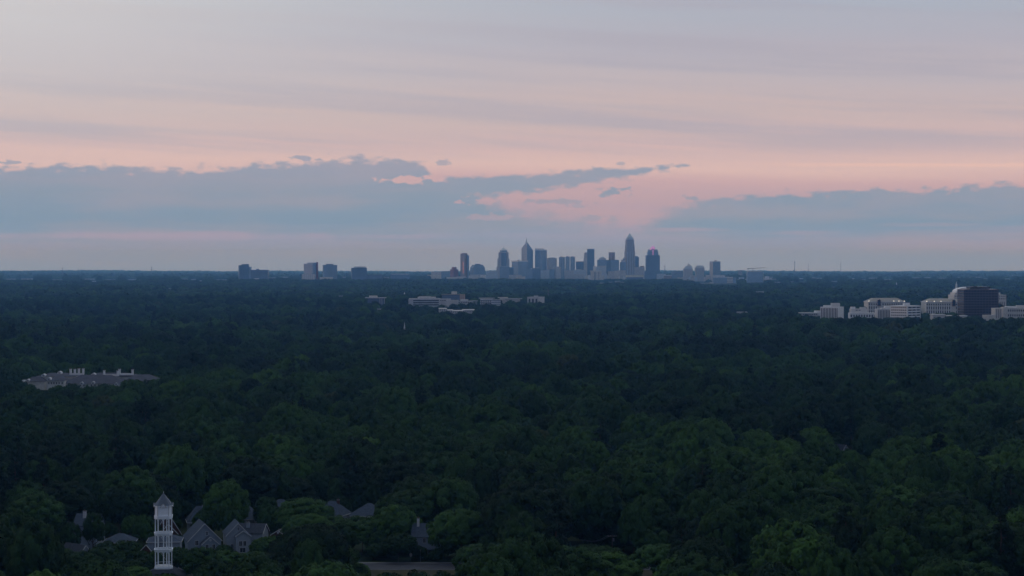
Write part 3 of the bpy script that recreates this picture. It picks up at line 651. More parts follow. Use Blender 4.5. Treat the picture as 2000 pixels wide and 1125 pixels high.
# ------------------------------------------------------------------ the business district on the right
GS = 'office buildings on the right beyond the wood'
def build_district():
    d = 3200
    def S(name, lb, xc, dd=d, **k): return Tower(name, lb, dd, xc, group=GS, **k)
    # white block with pilasters
    t = S('pilaster_block', 'white cube-like office with vertical pilasters and rooftop plant, left end of the group', 1630, keep=(1604, 1655, 622))
    P = t.corner_poly(1605, 1637.5, 1653, 0, 28)
    t.corner('wall', 1605, 1637.5, 1653, 599.5, m_white, ang=28)
    zc = (t.Z(602) + t.Z(626)) / 2; h = t.Z(602) - t.Z(626)
    t.face_windows(P[3], P[0], 11, [zc], 1.25, h, m_dark, 'window_strip', .03)
    t.box('penthouse', 1627, 1643.5, 592.3, m_pale, yb=599.5, dy=14, depth=10); t.box('plant_room', 1612.5, 1627, 596.8, m_white, yb=599.5, dy=15, depth=9)
    # low building at far left
    t = S('low_terrace_block', 'low pale terrace building with roof antennas left of the pilastered cube', 1580, 3300, keep=(1560, 1605, 616))
    t.box('wall', 1567, 1598, 612, m_pale, depth=14); t.box('roof_slab', 1562, 1600, 610.6, m_white, yb=612, dy=-2, depth=18); t.box('side_wing', 1593, 1605, 607, m_white, dy=5, depth=12)
    t.window_grid([1569.5 + 3.6 * i for i in range(8)], [614], 2.0, 1.7)
    me = MB().bar((0, 0, 0), (0, 0, 6), .35).mesh('antenna', m_steel)
    for x in (1570, 1573.5, 1566): child('antenna', me, t.e, (t.X(x), 6, t.Z(610.6)))
    # two-level white block
    t = S('two_level_block', 'low white two-level block with arched windows beside the pilastered cube', 1688, 3150, keep=(1659, 1715, 620))
    t.box('front_wall', 1660, 1714, 611, m_white, depth=16); t.box('upper_wall', 1665, 1696, 603.5, m_pale, dy=10, depth=18); t.box('stair_block', 1665, 1673, 599.5, m_white, yb=603.5, dy=10, depth=10); t.box('rear_block', 1684, 1695.5, 600.5, m_pale, yb=603.5, dy=14, depth=10)
    t.window_grid([1663 + 5.1 * i for i in range(10)], [617], 2.6, 4.5); t.window_grid([1675.5, 1681], [606], 4.0, 1.6, dy=9.88)
    # mansard roofed block
    def mansard(x0, x1, yr, ye, lb, xa, dd, lights, xs, keepb):
        t = S('mansard_block', lb, (x0 + x1) / 2, dd, keep=(x0, x1, keepb))
        a, b = t.X(x0), t.X(x1); dep = 42
        MB().box(a, b, 0, dep, 0, t.Z(ye)).build('wall', m_cream, t.e); foot(t.x0 + a, t.x0 + b, dd, dd + dep)
        MB().box(a - .8, b + .8, -.8, dep + .8, t.Z(ye), t.Z(ye) + 1.0).build('cornice', m_white, t.e)
        ins = (b - a) * .17
        MB().prism([(a, 0), (b, 0), (b, dep), (a, dep)], t.Z(ye) + 1.0, t.Z(yr), [(a + ins, 11), (b - ins, 11), (b - ins, dep - 11), (a + ins, dep - 11)]).build('roof', m_tanroof, t.e)
        # arched bay
        ax = t.X(xa); w = 3.2; z0 = t.Z(ye + 8); z1 = t.Z(ye - 2)
        pts = [(-w, z0), (w, z0)] + [(w * math.cos(k * math.pi / 8), z1 + w * math.sin(k * math.pi / 8)) for k in range(9)]
        V = [(ax + p[0], -1.2, p[1]) for p in pts] + [(ax + p[0], 4, p[1]) for p in pts]; n = len(pts)
        MB().add(V, [tuple(range(n)), tuple(range(2 * n - 1, n - 1, -1))] + [(i, n + i, n + (i + 1) % n, (i + 1) % n) for i in range(n)]).build('arched_bay', m_tanf, t.e)
        pi = [(p[0] * .72, z0 + (p[1] - z0) * .86 + 1) for p in pts]
        V = [(ax + p[0], -1.45, p[1]) for p in pi] + [(ax + p[0], 0, p[1]) for p in pi]
        MB().add(V, [tuple(range(n)), tuple(range(2 * n - 1, n - 1, -1))] + [(i, n + i, n + (i + 1) % n, (i + 1) % n) for i in range(n)]).build('arched_window', m_window, t.e)
        me = MB().ngon(8, .9, .5, 0, 1.5).mesh('roof_lamp', m_lamp)
        for x in lights: child('roof_lamp', me, t.e, (t.X(x), .4, t.Z(ye) + 1.0))
        t.window_grid(xs, [ye + 4.2], 2.0, 3.0); t.window_grid(xs, [ye + 11, ye + 19], 1.7, 5.5)
        me = MB().box(-.55, .55, -.5, .2, 0, t.Z(ye + 7)).mesh('column', m_white)
        for x in xs: child('column', me, t.e, (t.X(x + 2.2), 0, 0))
        return t
    xs = [1698.5 + 4.4 * i for i in range(16)]; xs = [x for x in xs if abs(x - 1717) > 4]
    mansard(1696, 1768, 582.5, 590, 'cream block with mansard roof and arched front bay behind white offices', 1717, 3420, (1697.5, 1746, 1756, 1766.5), xs, 612)
    xs = [1811 + 4.4 * i for i in range(17)]; xs = [x for x in xs if abs(x - 1863) > 4]
    mansard(1809, 1884, 583.5, 590.5, 'long cream block with mansard roof left of the dark brown tower', 1863, 3420, (1810.5, 1825, 1838, 1872.5), xs, 612)
    # front pilaster block
    t = S('narrow_pilaster_block', 'narrow pale office with vertical strips between two-level block and banded white office', 1728, 3120, keep=(1713, 1744, 622))
    t.box('wall', 1714, 1746, 603.5, m_pale, depth=24); t.box('parapet', 1722, 1729, 601.4, m_cream, yb=603.5, dy=2, depth=10); t.box('penthouse', 1730, 1745, 598.5, m_white, yb=603.5, dy=6, depth=12)
    t.window_grid([1716.5 + 3.0 * i for i in range(9)], [616], 1.2, 20, m_dark, part='window_strip')
    # banded white office
    t = S('banded_office', 'white five-storey office with rows of dark windows on both faces', 1772, 3080, keep=(1742, 1807, 621))
    P = t.corner_poly(1743.5, 1772.5, 1806, 0, 42); t.corner('wall', 1743.5, 1772.5, 1806, 597.3, m_white, ang=42)
    zs = [t.Z(600.8 + 5.1 * k) for k in range(5)]
    t.face_windows(P[3], P[0], 8, zs, 2.3, 1.75, m_window, 'window', .05); t.face_windows(P[0], P[1], 3, zs, 10.5, 1.9, m_window, 'window', .03)
    t.box('stair_tower', 1768, 1779.5, 591.8, m_white, yb=597.3, dy=8, depth=8)
    # domed office behind
    t = S('vaulted_office', 'cream office with white vaulted metal roof behind the dark brown tower', 1914, 3560, keep=(1862, 1967, 590))
    t.box('wall', 1863, 1965.5, 576, m_cream, depth=46); t.box('upper_wall', 1866, 1955, 571.5, m_cream, yb=576, dy=4, depth=38)
    n = 12; a, b = t.X(1869), t.X(1928); zc = t.Z(571.5); hh = t.Z(560.6) - zc
    arc = [(a + (b - a) * (1 - math.cos(math.pi * k / n)) / 2, zc + hh * math.sin(math.pi * k / n) ** .8) for k in range(n + 1)]
    V = [(p[0], 6, p[1]) for p in arc] + [(p[0], 40, p[1]) for p in arc]
    MB().add(V, [tuple(range(n + 1))[::-1], tuple(range(n + 1, 2 * n + 2))] + [(i, i + 1, n + 2 + i, n + 1 + i) for i in range(n)]).build('vaulted_roof', mat('white_metal_roof', (.7, .72, .74), .45, .5, .05), t.e)
    t.window_grid([1866 + 3.2 * i for i in range(6)] + [1952.5, 1956, 1959.5, 1963], [578.5, 583.5], 1.5, 2.2); t.window_grid([1868.5 + 3.2 * i for i in range(5)], [574], 1.5, 1.8, dy=3.88)
    t.window_grid([1953.5, 1957.5, 1961.5], [594, 606], 1.3, 9)
    # the dark tower
    t = S('brown_glass_tower', 'dark brown glass tower with stacked floor bands, tallest of the office group', 1917, 3100, keep=(1880, 1953, 617))
    a, b = t.X(1882.5), t.X(1951); dep = 46
    t.box('core', 1883, 1950.5, 565, m_brown, dy=.5, depth=dep - 1)
    me = MB().box(a, b, 0, dep, 0, 1.5).mesh('floor_band', m_brown2)
    nf = 14; zt = t.Z(565.2)
    for k in range(nf): child('floor_band', me, t.e, (0, 0, zt - 1.5 - k * zt / nf))
    t.box('penthouse', 1897, 1936, 560.3, m_brown, yb=564.6, dy=8, depth=26); t.box('plant_cap', 1905, 1912, 559.4, m_brown2, yb=560.3, dy=12, depth=8)
    me = MB().box(-.35, .35, -.3, .3, 0, zt).mesh('mullion', m_brown2)
    for i in range(12): child('mullion', me, t.e, (a + (b - a) * (i + .5) / 12, .3, 0))
    # cream blocks to the right
    t = S('cream_block', 'cream stone office with recessed strip windows at the right edge of the picture', 1980, 3050, keep=(1943, 2003, 622))
    t.box('wall', 1963, 2016, 601, m_cream, depth=30); t.box('corner_tower', 1958.5, 1967.5, 599.5, m_cream, dy=-3, depth=12); t.box('left_wall', 1944.5, 1959, 602, m_cream, dy=3, depth=24); t.box('penthouse', 1968, 1985, 598.5, m_white, yb=601, dy=6, depth=10); t.box('plant_room', 1990, 2010, 597, m_pale, yb=601, dy=10, depth=10)
    t.window_grid([1970 + 4.2 * i for i in range(9)], [606.5], 2.0, 4.0); t.window_grid([1947.5, 1951, 1954.5], [613], 1.0, 18, m_dark, dy=2.88, part='window_strip')
    t.window_grid([1970 + 4.2 * i for i in range(9)], [616], 2.0, 4.0)
    t = S('low_cream_block', 'low curved cream block in front of the dark brown tower', 1934, 3000, keep=(1922, 1946, 625))
    MB().ngon(14, 9.5, 9.5, 0, t.Z(616.5), t.X(1934), 9.5).build('wall', m_cream, t.e); MB().ngon(14, 9.9, 9.9, t.Z(616.5), t.Z(615.5), t.X(1934), 9.5).build('roof', m_pale, t.e); foot(t.x0 - 10, t.x0 + 10, 3000, 3020)
    for (xa, xb, y, lb) in ((1822, 1846, 614, 'flat pale roof low in the trees right of the banded white office'), (1853, 1889, 616, 'long flat pale roof at the left foot of the dark brown tower')):
        t = S('flat_roofed_hall', lb, (xa + xb) / 2, 3060, keep=(xa, xb, 619))
        t.box('wall', xa, xb, y + 1, m_pale, depth=20); t.box('roof_slab', xa - 1, xb + 1, y, m_white, yb=y + 1, dy=-1, depth=22)
build_district()

# ------------------------------------------------------------------ campus in the middle distance
GC = 'pale campus buildings in the middle distance'
m_dimwhite = mat('dull_white_concrete', (.46, .475, .50), .8, .2, .15, .2)
def build_campus():
    def S(name, lb, xc, dd=3900, **k): return Tower(name, lb, dd, xc, group=GC, **k)
    t = S('pavilion_block', 'flat-roofed pavilion with white roof slab and columns left of the campus', 733, keep=(713, 754, 590))
    t.box('wall', 718, 750, 582.5, m_glassd, depth=24); t.box('roof_slab', 713, 753, 581, m_dimwhite, yb=582.3, dy=-3, depth=30); t.box('penthouse', 720.5, 736, 577.6, m_cream, yb=581, dy=6, depth=12)
    t.piers('column', (742, 746, 751), 582.4, 594, m_dimwhite, 1.1, -2)
    t = S('banded_hall', 'long white hall with dark window bands at the left of the campus', 828, 3850, keep=(796, 862, 597))
    P = t.corner_poly(797, 803, 861, 0, 80)
    t.corner('wall', 797, 803, 861, 583, m_dimwhite, ang=80)
    me = MB().box(0, t.X(859) - t.X(806), -.15, .3, 0, 2.1).mesh('window_band', m_window)
    A = math.atan2(P[1][1] - P[0][1], P[1][0] - P[0][0])
    for k in range(3): child('window_band', me, t.e, (t.X(805), .35, t.Z(588.2 + 4.2 * k)), A)
    t.box('upper_wall', 815, 850, 580, m_pale, yb=583, dy=14, depth=12); t.box('roof_edge', 818, 840, 578.8, m_dimwhite, yb=580, dy=15, depth=9)
    t.box('porch', 798, 807, 584.5, m_dimwhite, dy=-6, depth=5.5)
    t = S('dark_hall', 'dark glass block with tan end wall and rooftop box behind the white halls', 885, 4050, keep=(861, 909, 584))
    t.box('wall', 863, 898, 575.8, m_glassd, depth=34); t.box('end_wall', 898, 907.5, 575.5, mat('rose_tan', (.42, .33, .29), .8, .2, .1), dy=-.5, depth=35); t.box('roof_edge', 862, 899, 574.6, m_tanroof, yb=575.8, dy=-1, depth=20); t.box('penthouse', 881.5, 892, 569.5, m_cream, yb=574.6, dy=8, depth=12)
    t = S('stepped_hall', 'stepped white hall in front of the dark glass block', 892, 3820, keep=(857, 931, 591))
    for i, (a, b, y, dy) in enumerate(((857, 880, 583.5, 0), (872, 895, 586, -6), (893, 924, 587.5, -3), (899, 914, 585, 10))): t.box('wall', a, b, y, (m_dimwhite, m_pale)[i % 2], dy=dy, depth=14)
    t.window_grid([861 + 4 * i for i in range(4)], [587], 2.2, 1.6); t.window_grid([897 + 4.5 * i for i in range(6)], [590.5], 2.4, 1.5, dy=-3.12)
    t.piers('column', (924, 928, 931), 588, 600, m_dimwhite, 1.1, 2); t.box('colonnade_roof', 921, 933, 587, m_dimwhite, yb=588.2, dy=1, depth=12)
    t = S('courtyard_block', 'grey gridded block with thin white roof lines right of the stepped hall', 955, 3900, keep=(934, 986, 595))
    t.box('wall', 938, 962, 584, m_palef, depth=24); t.box('roof_slab', 935, 966, 582, m_dimwhite, yb=583.2, dy=2, depth=22); t.box('wing', 962, 978, 586, m_palef, dy=4, depth=18); t.box('wing_roof', 954, 980, 584.8, m_dimwhite, yb=586, dy=3, depth=18)
    t.window_grid([941 + 4.2 * i for i in range(5)], [588, 592.5], 2.0, 2.2)
    t = S('low_link_block', 'low pale block with flat roof between gridded block and arcaded block', 1002, 4000, keep=(986, 1022, 587))
    t.box('wall', 988, 1016, 584, m_pale, depth=20); t.box('roof_slab', 985, 1020, 582.8, m_dimwhite, yb=584, dy=-2, depth=24); t.box('rear_gable', 972, 992, 580.8, m_cream, dy=18, depth=14)
    t = S('arcaded_block', 'white block with three tall dark bays at the right of the campus', 1047, 3900, keep=(1029, 1066, 592))
    t.corner('wall', 1030, 1052, 1064, 581, m_dimwhite, ang=22)
    P = t.corner_poly(1030, 1052, 1064, 0, 22)
    t.face_windows(P[3], P[0], 3, [(t.Z(583.5) + t.Z(595)) / 2], 3.4, t.Z(583.5) - t.Z(595), m_window, 'tall_bay', .04)
    t.corner('roof_edge', 1029.7, 1052, 1064.3, 579.9, m_dimwhite, yb=581, ang=22, dy=-.4); t.box('penthouse', 1043, 1051.5, 577.6, m_dimwhite, yb=579.9, dy=10, depth=8)
    # cluster of low white roofs, nearer
    for i, (a, b, y, lb) in enumerate(((857, 872, 601.5, 'left one of the low white roofs in the trees before the campus'), (867, 884, 604.5, 'low white gabled house with dormers before the campus'), (883, 904, 605.5, 'long low white roof before the campus, lowest of the cluster'), (903, 926, 604, 'right one of the low white roofs in the trees before the campus'))):
        t = S('low_white_house', lb, (a + b) / 2, 3350 + 30 * i, keep=(a, b, y + 5))
        xa, xb = t.X(a), t.X(b)
        MB().box(xa, xb, 0, 10, 0, t.Z(y + 1.6)).build('wall', m_dimwhite, t.e); foot(t.x0 + xa, t.x0 + xb, t.d, t.d + 10)
        zr = t.Z(y + 1.6)
        MB().add([(xa - .4, -.5, zr), (xb + .4, -.5, zr), (xb + .4, 10.5, zr), (xa - .4, 10.5, zr), (xa - .4, 5, t.Z(y)), (xb + .4, 5, t.Z(y))], [(0, 1, 5, 4), (2, 3, 4, 5), (1, 2, 5), (3, 0, 4), (3, 2, 1, 0)]).build('roof', m_pale, t.e)
        t.window_grid([a + 3 + 4 * k for k in range(int((b - a - 3) / 4) + 1)], [y + 4], 1.5, 1.7)
    # bright road cut through the trees
    mb = MB(); pts = [(770, 577.5, 4600), (777, 580, 4400), (780, 584, 4200), (783, 589, 4000)]
    V = []
    for (x, y, d) in pts:
        p = at(x, y, d); z = float(gz(p.x, d)) + 13
        V += [(p.x - 4, d, z), (p.x + 4, d, z)]
    for i in range(len(pts) - 1):
        pass
build_campus()

# ------------------------------------------------------------------ long apartment house, middle left
def build_apartments():
    d = 1400
    t = Tower('apartment_house', 'long pale apartment house with grey hipped roofs and rows of white chimneys', d, 180, keep=None)
    for kp in ((100, 150, 751), (150, 236, 748), (236, 304, 743), (44, 66, 749), (66, 100, 742)): KEEP.append((*kp, d))
    def wing(x0, x1, yr, ye, dy, dep, ridge_in=.12):
        a, b = t.X(x0), t.X(x1); ze, zr = t.Z(ye), t.Z(yr)
        MB().box(a + .5, b - .5, dy, dy + dep, 0, ze).build('wall', m_cream, t.e); foot(t.x0 + a, t.x0 + b, d + dy, d + dy + dep, 3)
        i = min((b - a) * .3, dep * .6)
        V = [(a, dy - .8, ze), (b, dy - .8, ze), (b, dy + dep + .8, ze), (a, dy + dep + .8, ze), (a + i, dy + dep / 2, zr), (b - i, dy + dep / 2, zr)]
        r = MB().add(V, [(0, 1, 5, 4), (1, 2, 5), (2, 3, 4, 5), (3, 0, 4), (3, 2, 1, 0)]).build('roof', mat('purple_grey_shingle', (.062, .068, .088), .9, .2, .2, .3), t.e)
        return a, b, ze, zr
    wing(42, 84, 737.5, 746, 6, 15); wing(96, 132, 734, 742, -8, 16); wing(118, 250, 733, 748.5, -4, 22); wing(238, 308, 733, 745, 2, 20); wing(60, 140, 731.5, 737, 14, 18); wing(150, 262, 731.5, 738, 16, 18)
    # white parapets with pairs of chimneys
    def par(x0, x1, y, chim, dy):
        p = MB().box(t.X(x0), t.X(x1), dy, dy + 2.2, t.Z(y + 4.5), t.Z(y + 1.6)).build('parapet', m_white, t.e)
        for (x, yt) in chim:
            c = MB().box(t.X(x) - .62, t.X(x) + .62, dy - .3, dy + 1.6, t.Z(y + 4), t.Z(yt - 1.2)).build('chimney', m_white, t.e)
            MB().box(t.X(x) - .8, t.X(x) + .8, dy - .5, dy + 1.8, t.Z(yt - 1.2), t.Z(yt - 1.2) + .35).build('cap', m_trim, c)
            MB().box(t.X(x) - .3, t.X(x) + .3, dy + .2, dy + .9, t.Z(yt - 1.2) + .35, t.Z(yt - 1.2) + 1.0).build('pot', m_brick, c)
    par(129, 155, 729.5, ((129.8, 724.3), (138, 724.8), (146, 723.6), (154.5, 723.6)), 12)
    par(195, 224, 732.3, ((195.2, 727.3), (222, 728)), 13); par(222, 251, 730.5, ((224.5, 725), (250.2, 725.8)), 15)
    # dormers with white fronts
    for (x, y, dy) in ((109, 728.5, 10), (175.5, 732, 10), (101, 738, -9.5), (50, 743, 5), (162, 747, -5.4), (184, 746, -5.4), (229, 748.5, -5.0), (76, 734, 12)):
        a = t.X(x); w = 1.3; z0 = t.Z(y + 3.2); z1 = t.Z(y + .4)
        dm = MB().box(a - w, a + w, dy, dy + 5, z0, z1).build('dormer', m_white, t.e)
        MB().add([(a - w - .2, dy - .2, z1), (a + w + .2, dy - .2, z1), (a + w + .2, dy + 5, z1), (a - w - .2, dy + 5, z1), (a, dy - .2, z1 + .9), (a, dy + 5, z1 + .9)], [(0, 1, 4), (2, 3, 5), (1, 2, 5, 4), (3, 0, 4, 5)]).build('dormer_roof', m_trim, dm)
        MB().box(a - .5, a + .5, dy - .06, dy + .1, z0 + .3, z1 - .2).build('window', m_window, dm)
    t.window_grid([100, 105, 110, 115, 120, 126], [747], 2.0, 3.6, dy=-8.12); t.window_grid([137 + 7.2 * i for i in range(15)], [752], 2.2, 4.0, dy=-4.12)
    t.window_grid([262 + 7 * i for i in range(6)], [748.5], 2.2, 3.6, dy=1.88)
    MB().box(t.X(41), t.X(45), 2, 8, 0, t.Z(743)).build('corner_bay', m_white, t.e)
build_apartments()

# ------------------------------------------------------------------ road, kerbs, lawn in the foreground
def strip(name, y0, y1, z, m, kind='structure', x0=-150.0, x1=60.0, h=None):
    mb = MB()
    if h: mb.box(x0, x1, y0, y1, 0.0, z)
    else: mb.add([(x0, y0, z), (x1, y0, z), (x1, y1, z), (x0, y1, z)], [(0, 1, 2, 3)])
    o = mb.build(name, m); o['kind'] = kind; return o
strip('road', 624.0, 637.0, .05, m_asphalt)
strip('kerb', 637.0, 637.4, .18, m_kerb, h=1); strip('kerb', 623.6, 624.0, .18, m_kerb, h=1)
strip('pavement', 637.4, 639.4, .17, m_kerb, h=1)
strip('lawn', 639.4, 690.0, .03, mat('lawn_grass', (.018, .034, .014), .95, .1, .4, .15))
strip('verge', 600.0, 623.6, .035, mat('dry_grass', (.045, .045, .026), .95, .1, .35, .2))
KEEP.append((722, 756, 1121, 632)); KEEP.append((800, 868, 1114, 632)); KEEP.append((868, 898, 1112, 632))

# ------------------------------------------------------------------ houses
GH = 'houses around the white tower'
def add_window(par, p, w, h, rz, label=None):
    """a framed window: pane with white frame, standing 5 cm proud"""
    o = MB().box(-w / 2, w / 2, -.05, .05, -h / 2, h / 2).build('window', m_window, par, p); o.rotation_euler = (0, 0, rz)
    f = MB(); b = .1
    f.box(-w / 2 - b, w / 2 + b, -.09, .03, h / 2, h / 2 + b).box(-w / 2 - b, w / 2 + b, -.12, .03, -h / 2 - b, -h / 2)
    f.box(-w / 2 - b, -w / 2, -.09, .03, -h / 2, h / 2).box(w / 2, w / 2 + b, -.09, .03, -h / 2, h / 2).box(-.03, .03, -.08, .0, -h / 2, h / 2)
    f.build('frame', m_trim, o)
def gable_block(par, w, l, he, hr, m_wall, m_roof, loc=(0, 0, 0), rz=0.0, windows=(), vent=True, trim=True, over=.35, suffix=''):
    """gable towards -Y (local), ridge along +Y"""
    wl = MB().add([(-w / 2, 0, 0), (w / 2, 0, 0), (w / 2, 0, he), (0, 0, hr), (-w / 2, 0, he), (-w / 2, l, 0), (w / 2, l, 0), (w / 2, l, he), (0, l, hr), (-w / 2, l, he)],
             [(0, 1, 2, 3, 4), (9, 8, 7, 6, 5), (1, 6, 7, 2), (0, 4, 9, 5), (5, 6, 1, 0), (2, 7, 8, 3), (3, 8, 9, 4)]).build('wall', m_wall, par, loc); wl.rotation_euler = (0, 0, rz)
    s = (hr - he) / (w / 2); t_ = .18
    for sg in (-1, 1):
        e = (sg * (w / 2 + over), he - s * over + .05)
        P = [(e[0], -over, e[1]), (0, -over, hr + .05), (0, l + over, hr + .05), (e[0], l + over, e[1])]
        V = P + [(x, y, z + t_) for x, y, z in P]
        fc = [(0, 1, 2, 3), (7, 6, 5, 4), (0, 4, 5, 1), (1, 5, 6, 2), (2, 6, 7, 3), (3, 7, 4, 0)]
        r = MB().add(V, fc).build('roof', m_roof, par, loc); r.rotation_euler = (0, 0, rz)
        if trim:
            g = MB().bar((e[0], -over - .04, e[1] + .02), (0, -over - .04, hr + .07), .1, .24).build('rake_board', m_trim, r)
    c, sn = math.cos(rz), math.sin(rz)
    def L(x, y, z): return (loc[0] + c * x - sn * y, loc[1] + sn * x + c * y, loc[2] + z)
    for (x, z, ww, hh) in windows: add_window(par, L(x, -.02, z), ww, hh, rz)
    if vent:
        v = MB().ngon(6, .42, .42, -.04, .04, 0, 0).build('gable_vent', m_trim, par, L(0, -.05, he + (hr - he) * .55)); v.rotation_euler = (math.pi / 2, 0, rz)
    return L
def hip_block(par, w, l, he, hr, m_wall, m_roof, loc=(0, 0, 0), rz=0.0, over=.5, ridge=.0, windows=()):
    """hipped block centred on loc; ridge half length along local x"""
    wl = MB().box(-w / 2, w / 2, -l / 2, l / 2, 0, he).build('wall', m_wall, par, loc); wl.rotation_euler = (0, 0, rz)
    a, b = w / 2 + over, l / 2 + over
    r = MB().add([(-a, -b, he), (a, -b, he), (a, b, he), (-a, b, he), (-ridge, 0, hr), (ridge, 0, hr)] if ridge > 0 else [(-a, -b, he), (a, -b, he), (a, b, he), (-a, b, he), (0, 0, hr)],
                 [(0, 1, 5, 4), (1, 2, 5), (2, 3, 4, 5), (3, 0, 4), (3, 2, 1, 0)] if ridge > 0 else [(0, 1, 4), (1, 2, 4), (2, 3, 4), (3, 0, 4), (3, 2, 1, 0)]).build('roof', m_roof, par, loc); r.rotation_euler = (0, 0, rz)
    f = MB(); h = .22
    f.box(-a, a, -b - .06, -b, he - h, he + .02).box(-a, a, b, b + .06, he - h, he + .02).box(-a - .06, -a, -b, b, he - h, he + .02).box(a, a + .06, -b, b, he - h, he + .02)
    fo = f.build('fascia', m_trim, r)
    c, sn = math.cos(rz), math.sin(rz)
    for (x, z, ww, hh) in windows: add_window(par, (loc[0] + c * x + sn * (l / 2 + .02), loc[1] + sn * x - c * (l / 2 + .02), loc[2] + z), ww, hh, rz)
    return r
def chimney(par, x, y, z0, z1, w=.9, m=None):
    c = MB().box(x - w / 2, x + w / 2, y - w / 2, y + w / 2, z0, z1).build('chimney', m or m_trim, par)
    MB().box(x - w / 2 - .1, x + w / 2 + .1, y - w / 2 - .1, y + w / 2 + .1, z1, z1 + .2).build('cap', m_kerb, c)
    MB().ngon(8, .16, .13, z1 + .2, z1 + .7, x, y).build('flue', m_brick, c)
def house(x, d, label, dep=12, wpx=60, cat='house', keep=()):
    p = Vector((xpx(x, d), d, 0.0))
    e = thing('house', p, label, cat, GH)
    for k in keep: KEEP.append((*k, d + dep * .3))
    w = wpx / F * d / 2
    foot(p.x - w, p.x + w, d - 1, d + dep, 2.5)
    return e
def build_houses():
    mpp = lambda d: d / F
    # nearest gabled pair right of the tower
    d = 655; e = house(399, d, 'blue-grey gabled house with nested front gable just right of the white tower', 14, 70, keep=((366, 432, 1073),))
    zr = zpx(1023.5, d)
    L = gable_block(e, 10.8, 13, zpx(1056, d), zr, m_siding, m_roofmid, (0, 0, 0), math.radians(17), windows=((-2.6, 4.3, 1.0, 1.5), (2.6, 4.3, 1.0, 1.5)), vent=False)
    add_window(e, L(.7, -.03, zpx(1042, d)), .7, 1.2, math.radians(17))
    gable_block(e, 5.4, 3.2, zpx(1063, d - 3), zpx(1049, d - 3), m_siding, m_roofmid, L(1.4, -3.2, 0)[:2] + (0,), math.radians(17), windows=((-1.1, 3.3, .9, 1.5), (1.1, 3.3, .9, 1.5)), vent=True)
    chimney(e, -4.9, 5.0, 0, zpx(1046, d), .8, m_siding2)
    dr = MB().box(-.5, .5, -.05, .05, 0, 2.1).build('door', m_brick, e, L(-3.2, -.04, .1)); dr.rotation_euler = (0, 0, math.radians(17)); MB().box(.32, .42, -.12, -.05, 1.0, 1.1).build('handle', m_steel, dr)
    d = 660; e = house(469, d, 'pale gabled house with chimney and long side wing, right of the nested-gable house', 14, 60, keep=((444, 512, 1068),))
    zr = zpx(1023, d)
    L = gable_block(e, 7.8, 12, zpx(1046, d), zr, m_siding2, m_roofmid, (-.8, 0, 0), math.radians(13), windows=((-2.0, 2.4, .9, 1.5),), vent=False)
    add_window(e, L(.1, -.03, zpx(1033, d)), .55, 1.0, math.radians(13))
    gable_block(e, 4.8, 2.4, zpx(1047, d - 2), zpx(1037.5, d - 2), m_siding2, m_roofmid, L(1.5, -2.4, 0)[:2] + (0,), math.radians(13), windows=((-.9, 3.6, .9, 1.6), (.5, 3.6, .9, 1.6), (-.2, 1.4, 1.8, 1.5)), vent=False)
    gable_block(e, 7.0, 9.5, zpx(1043, d), zpx(1027.5, d), m_siding2, m_roofdark, (7.6, 5, 0), math.radians(80), windows=((0, 3.0, 1, 1.4),), vent=False)
    chimney(e, 1.9, 4.5, zpx(1034, d), zpx(1020.5, d + 5), 1.1, m_siding2)
    # hip roofed house behind the tower foot
    d = 640; e = house(315, d, 'hip-roofed house behind the foot of the white tower', 13, 68, keep=((282, 349, 1066),))
    hip_block(e, 10.2, 10, zpx(1059, d), zpx(1042.5, d + 6), m_siding2, m_roofmid, (0, 6, 0), math.radians(6), ridge=1.6, windows=((3.6, 3.3, .9, 1.4), (-3, 3.3, .9, 1.4)))
    gable_block(e, 4.6, 5, zpx(1077, d - 3), zpx(1064, d - 3), m_brick, m_roofmid, (-4.2, -3.6, 0), math.radians(-24), vent=False)
    # brick gabled house behind the tower
    d = 682; e = house(338, d, 'brick house with white-edged double gables behind the white tower', 13, 40, keep=((330, 352, 1043),))
    gable_block(e, 9.0, 12, zpx(1043, d) , zpx(1005, d) + .6, m_brick, m_roofdark, (-2.2, 1, 0), math.radians(14), windows=((1.2, 3.2, 1, 1.5), (-2, 3.2, 1, 1.5)))
    gable_block(e, 6.4, 4, zpx(1043, d - 2), zpx(1023, d - 2), m_brick, m_roofdark, (-1.2, -3.2, 0), math.radians(14), windows=((0, 2.4, 1.2, 1.5),), vent=False)
    # hip house left
    d = 650; e = house(228, d, 'grey hip-roofed house left of the white tower', 13, 64, keep=((194, 250, 1066),))
    hip_block(e, 9.4, 10, zpx(1060, d), zpx(1041.5, d + 5), m_siding2, m_roofmid, (0, 5, 0), math.radians(4), ridge=.8, windows=((-3.6, 2.2, 1.2, 1.4), (-1.4, 2.2, 1.0, 1.4)))
    # chimney house, far left
    d = 662; e = house(168, d, 'dark-roofed house with tall white chimney at the left', 14, 46, keep=((152, 184, 1046), (134, 160, 1058)))
    gable_block(e, 8.4, 8, zpx(1029, d), zpx(1009, d), m_siding, m_roofmid, (3.4, 6, 0), math.radians(82), vent=False, trim=False, windows=((0, 3.5, 1, 1.4),))
    gable_block(e, 7.0, 12, zpx(1062, d), zpx(1026, d), m_siding, m_roofdark, (-2.6, -1, 0), math.radians(28), windows=((0, 2.4, 1, 1.4),), trim=False, vent=False)
    chimney(e, -1.8, 5.5, 0, zpx(999, d + 5), 1.0, m_trim)
    d = 633; e = house(152, d, 'low dark-roofed house with white rake edge near the lower left', 10, 56, keep=((128, 186, 1096),))
    gable_block(e, 8.0, 10, zpx(1094, d), zpx(1065, d), m_siding, m_roofdark, (2.4, -1, 0), math.radians(48), vent=False, windows=((0, 1.6, 1, 1.2),))
    o = MB().box(3.6, 5.6, -1, .6, 0, zpx(1079, d)).build('flat_porch', m_trim, e)
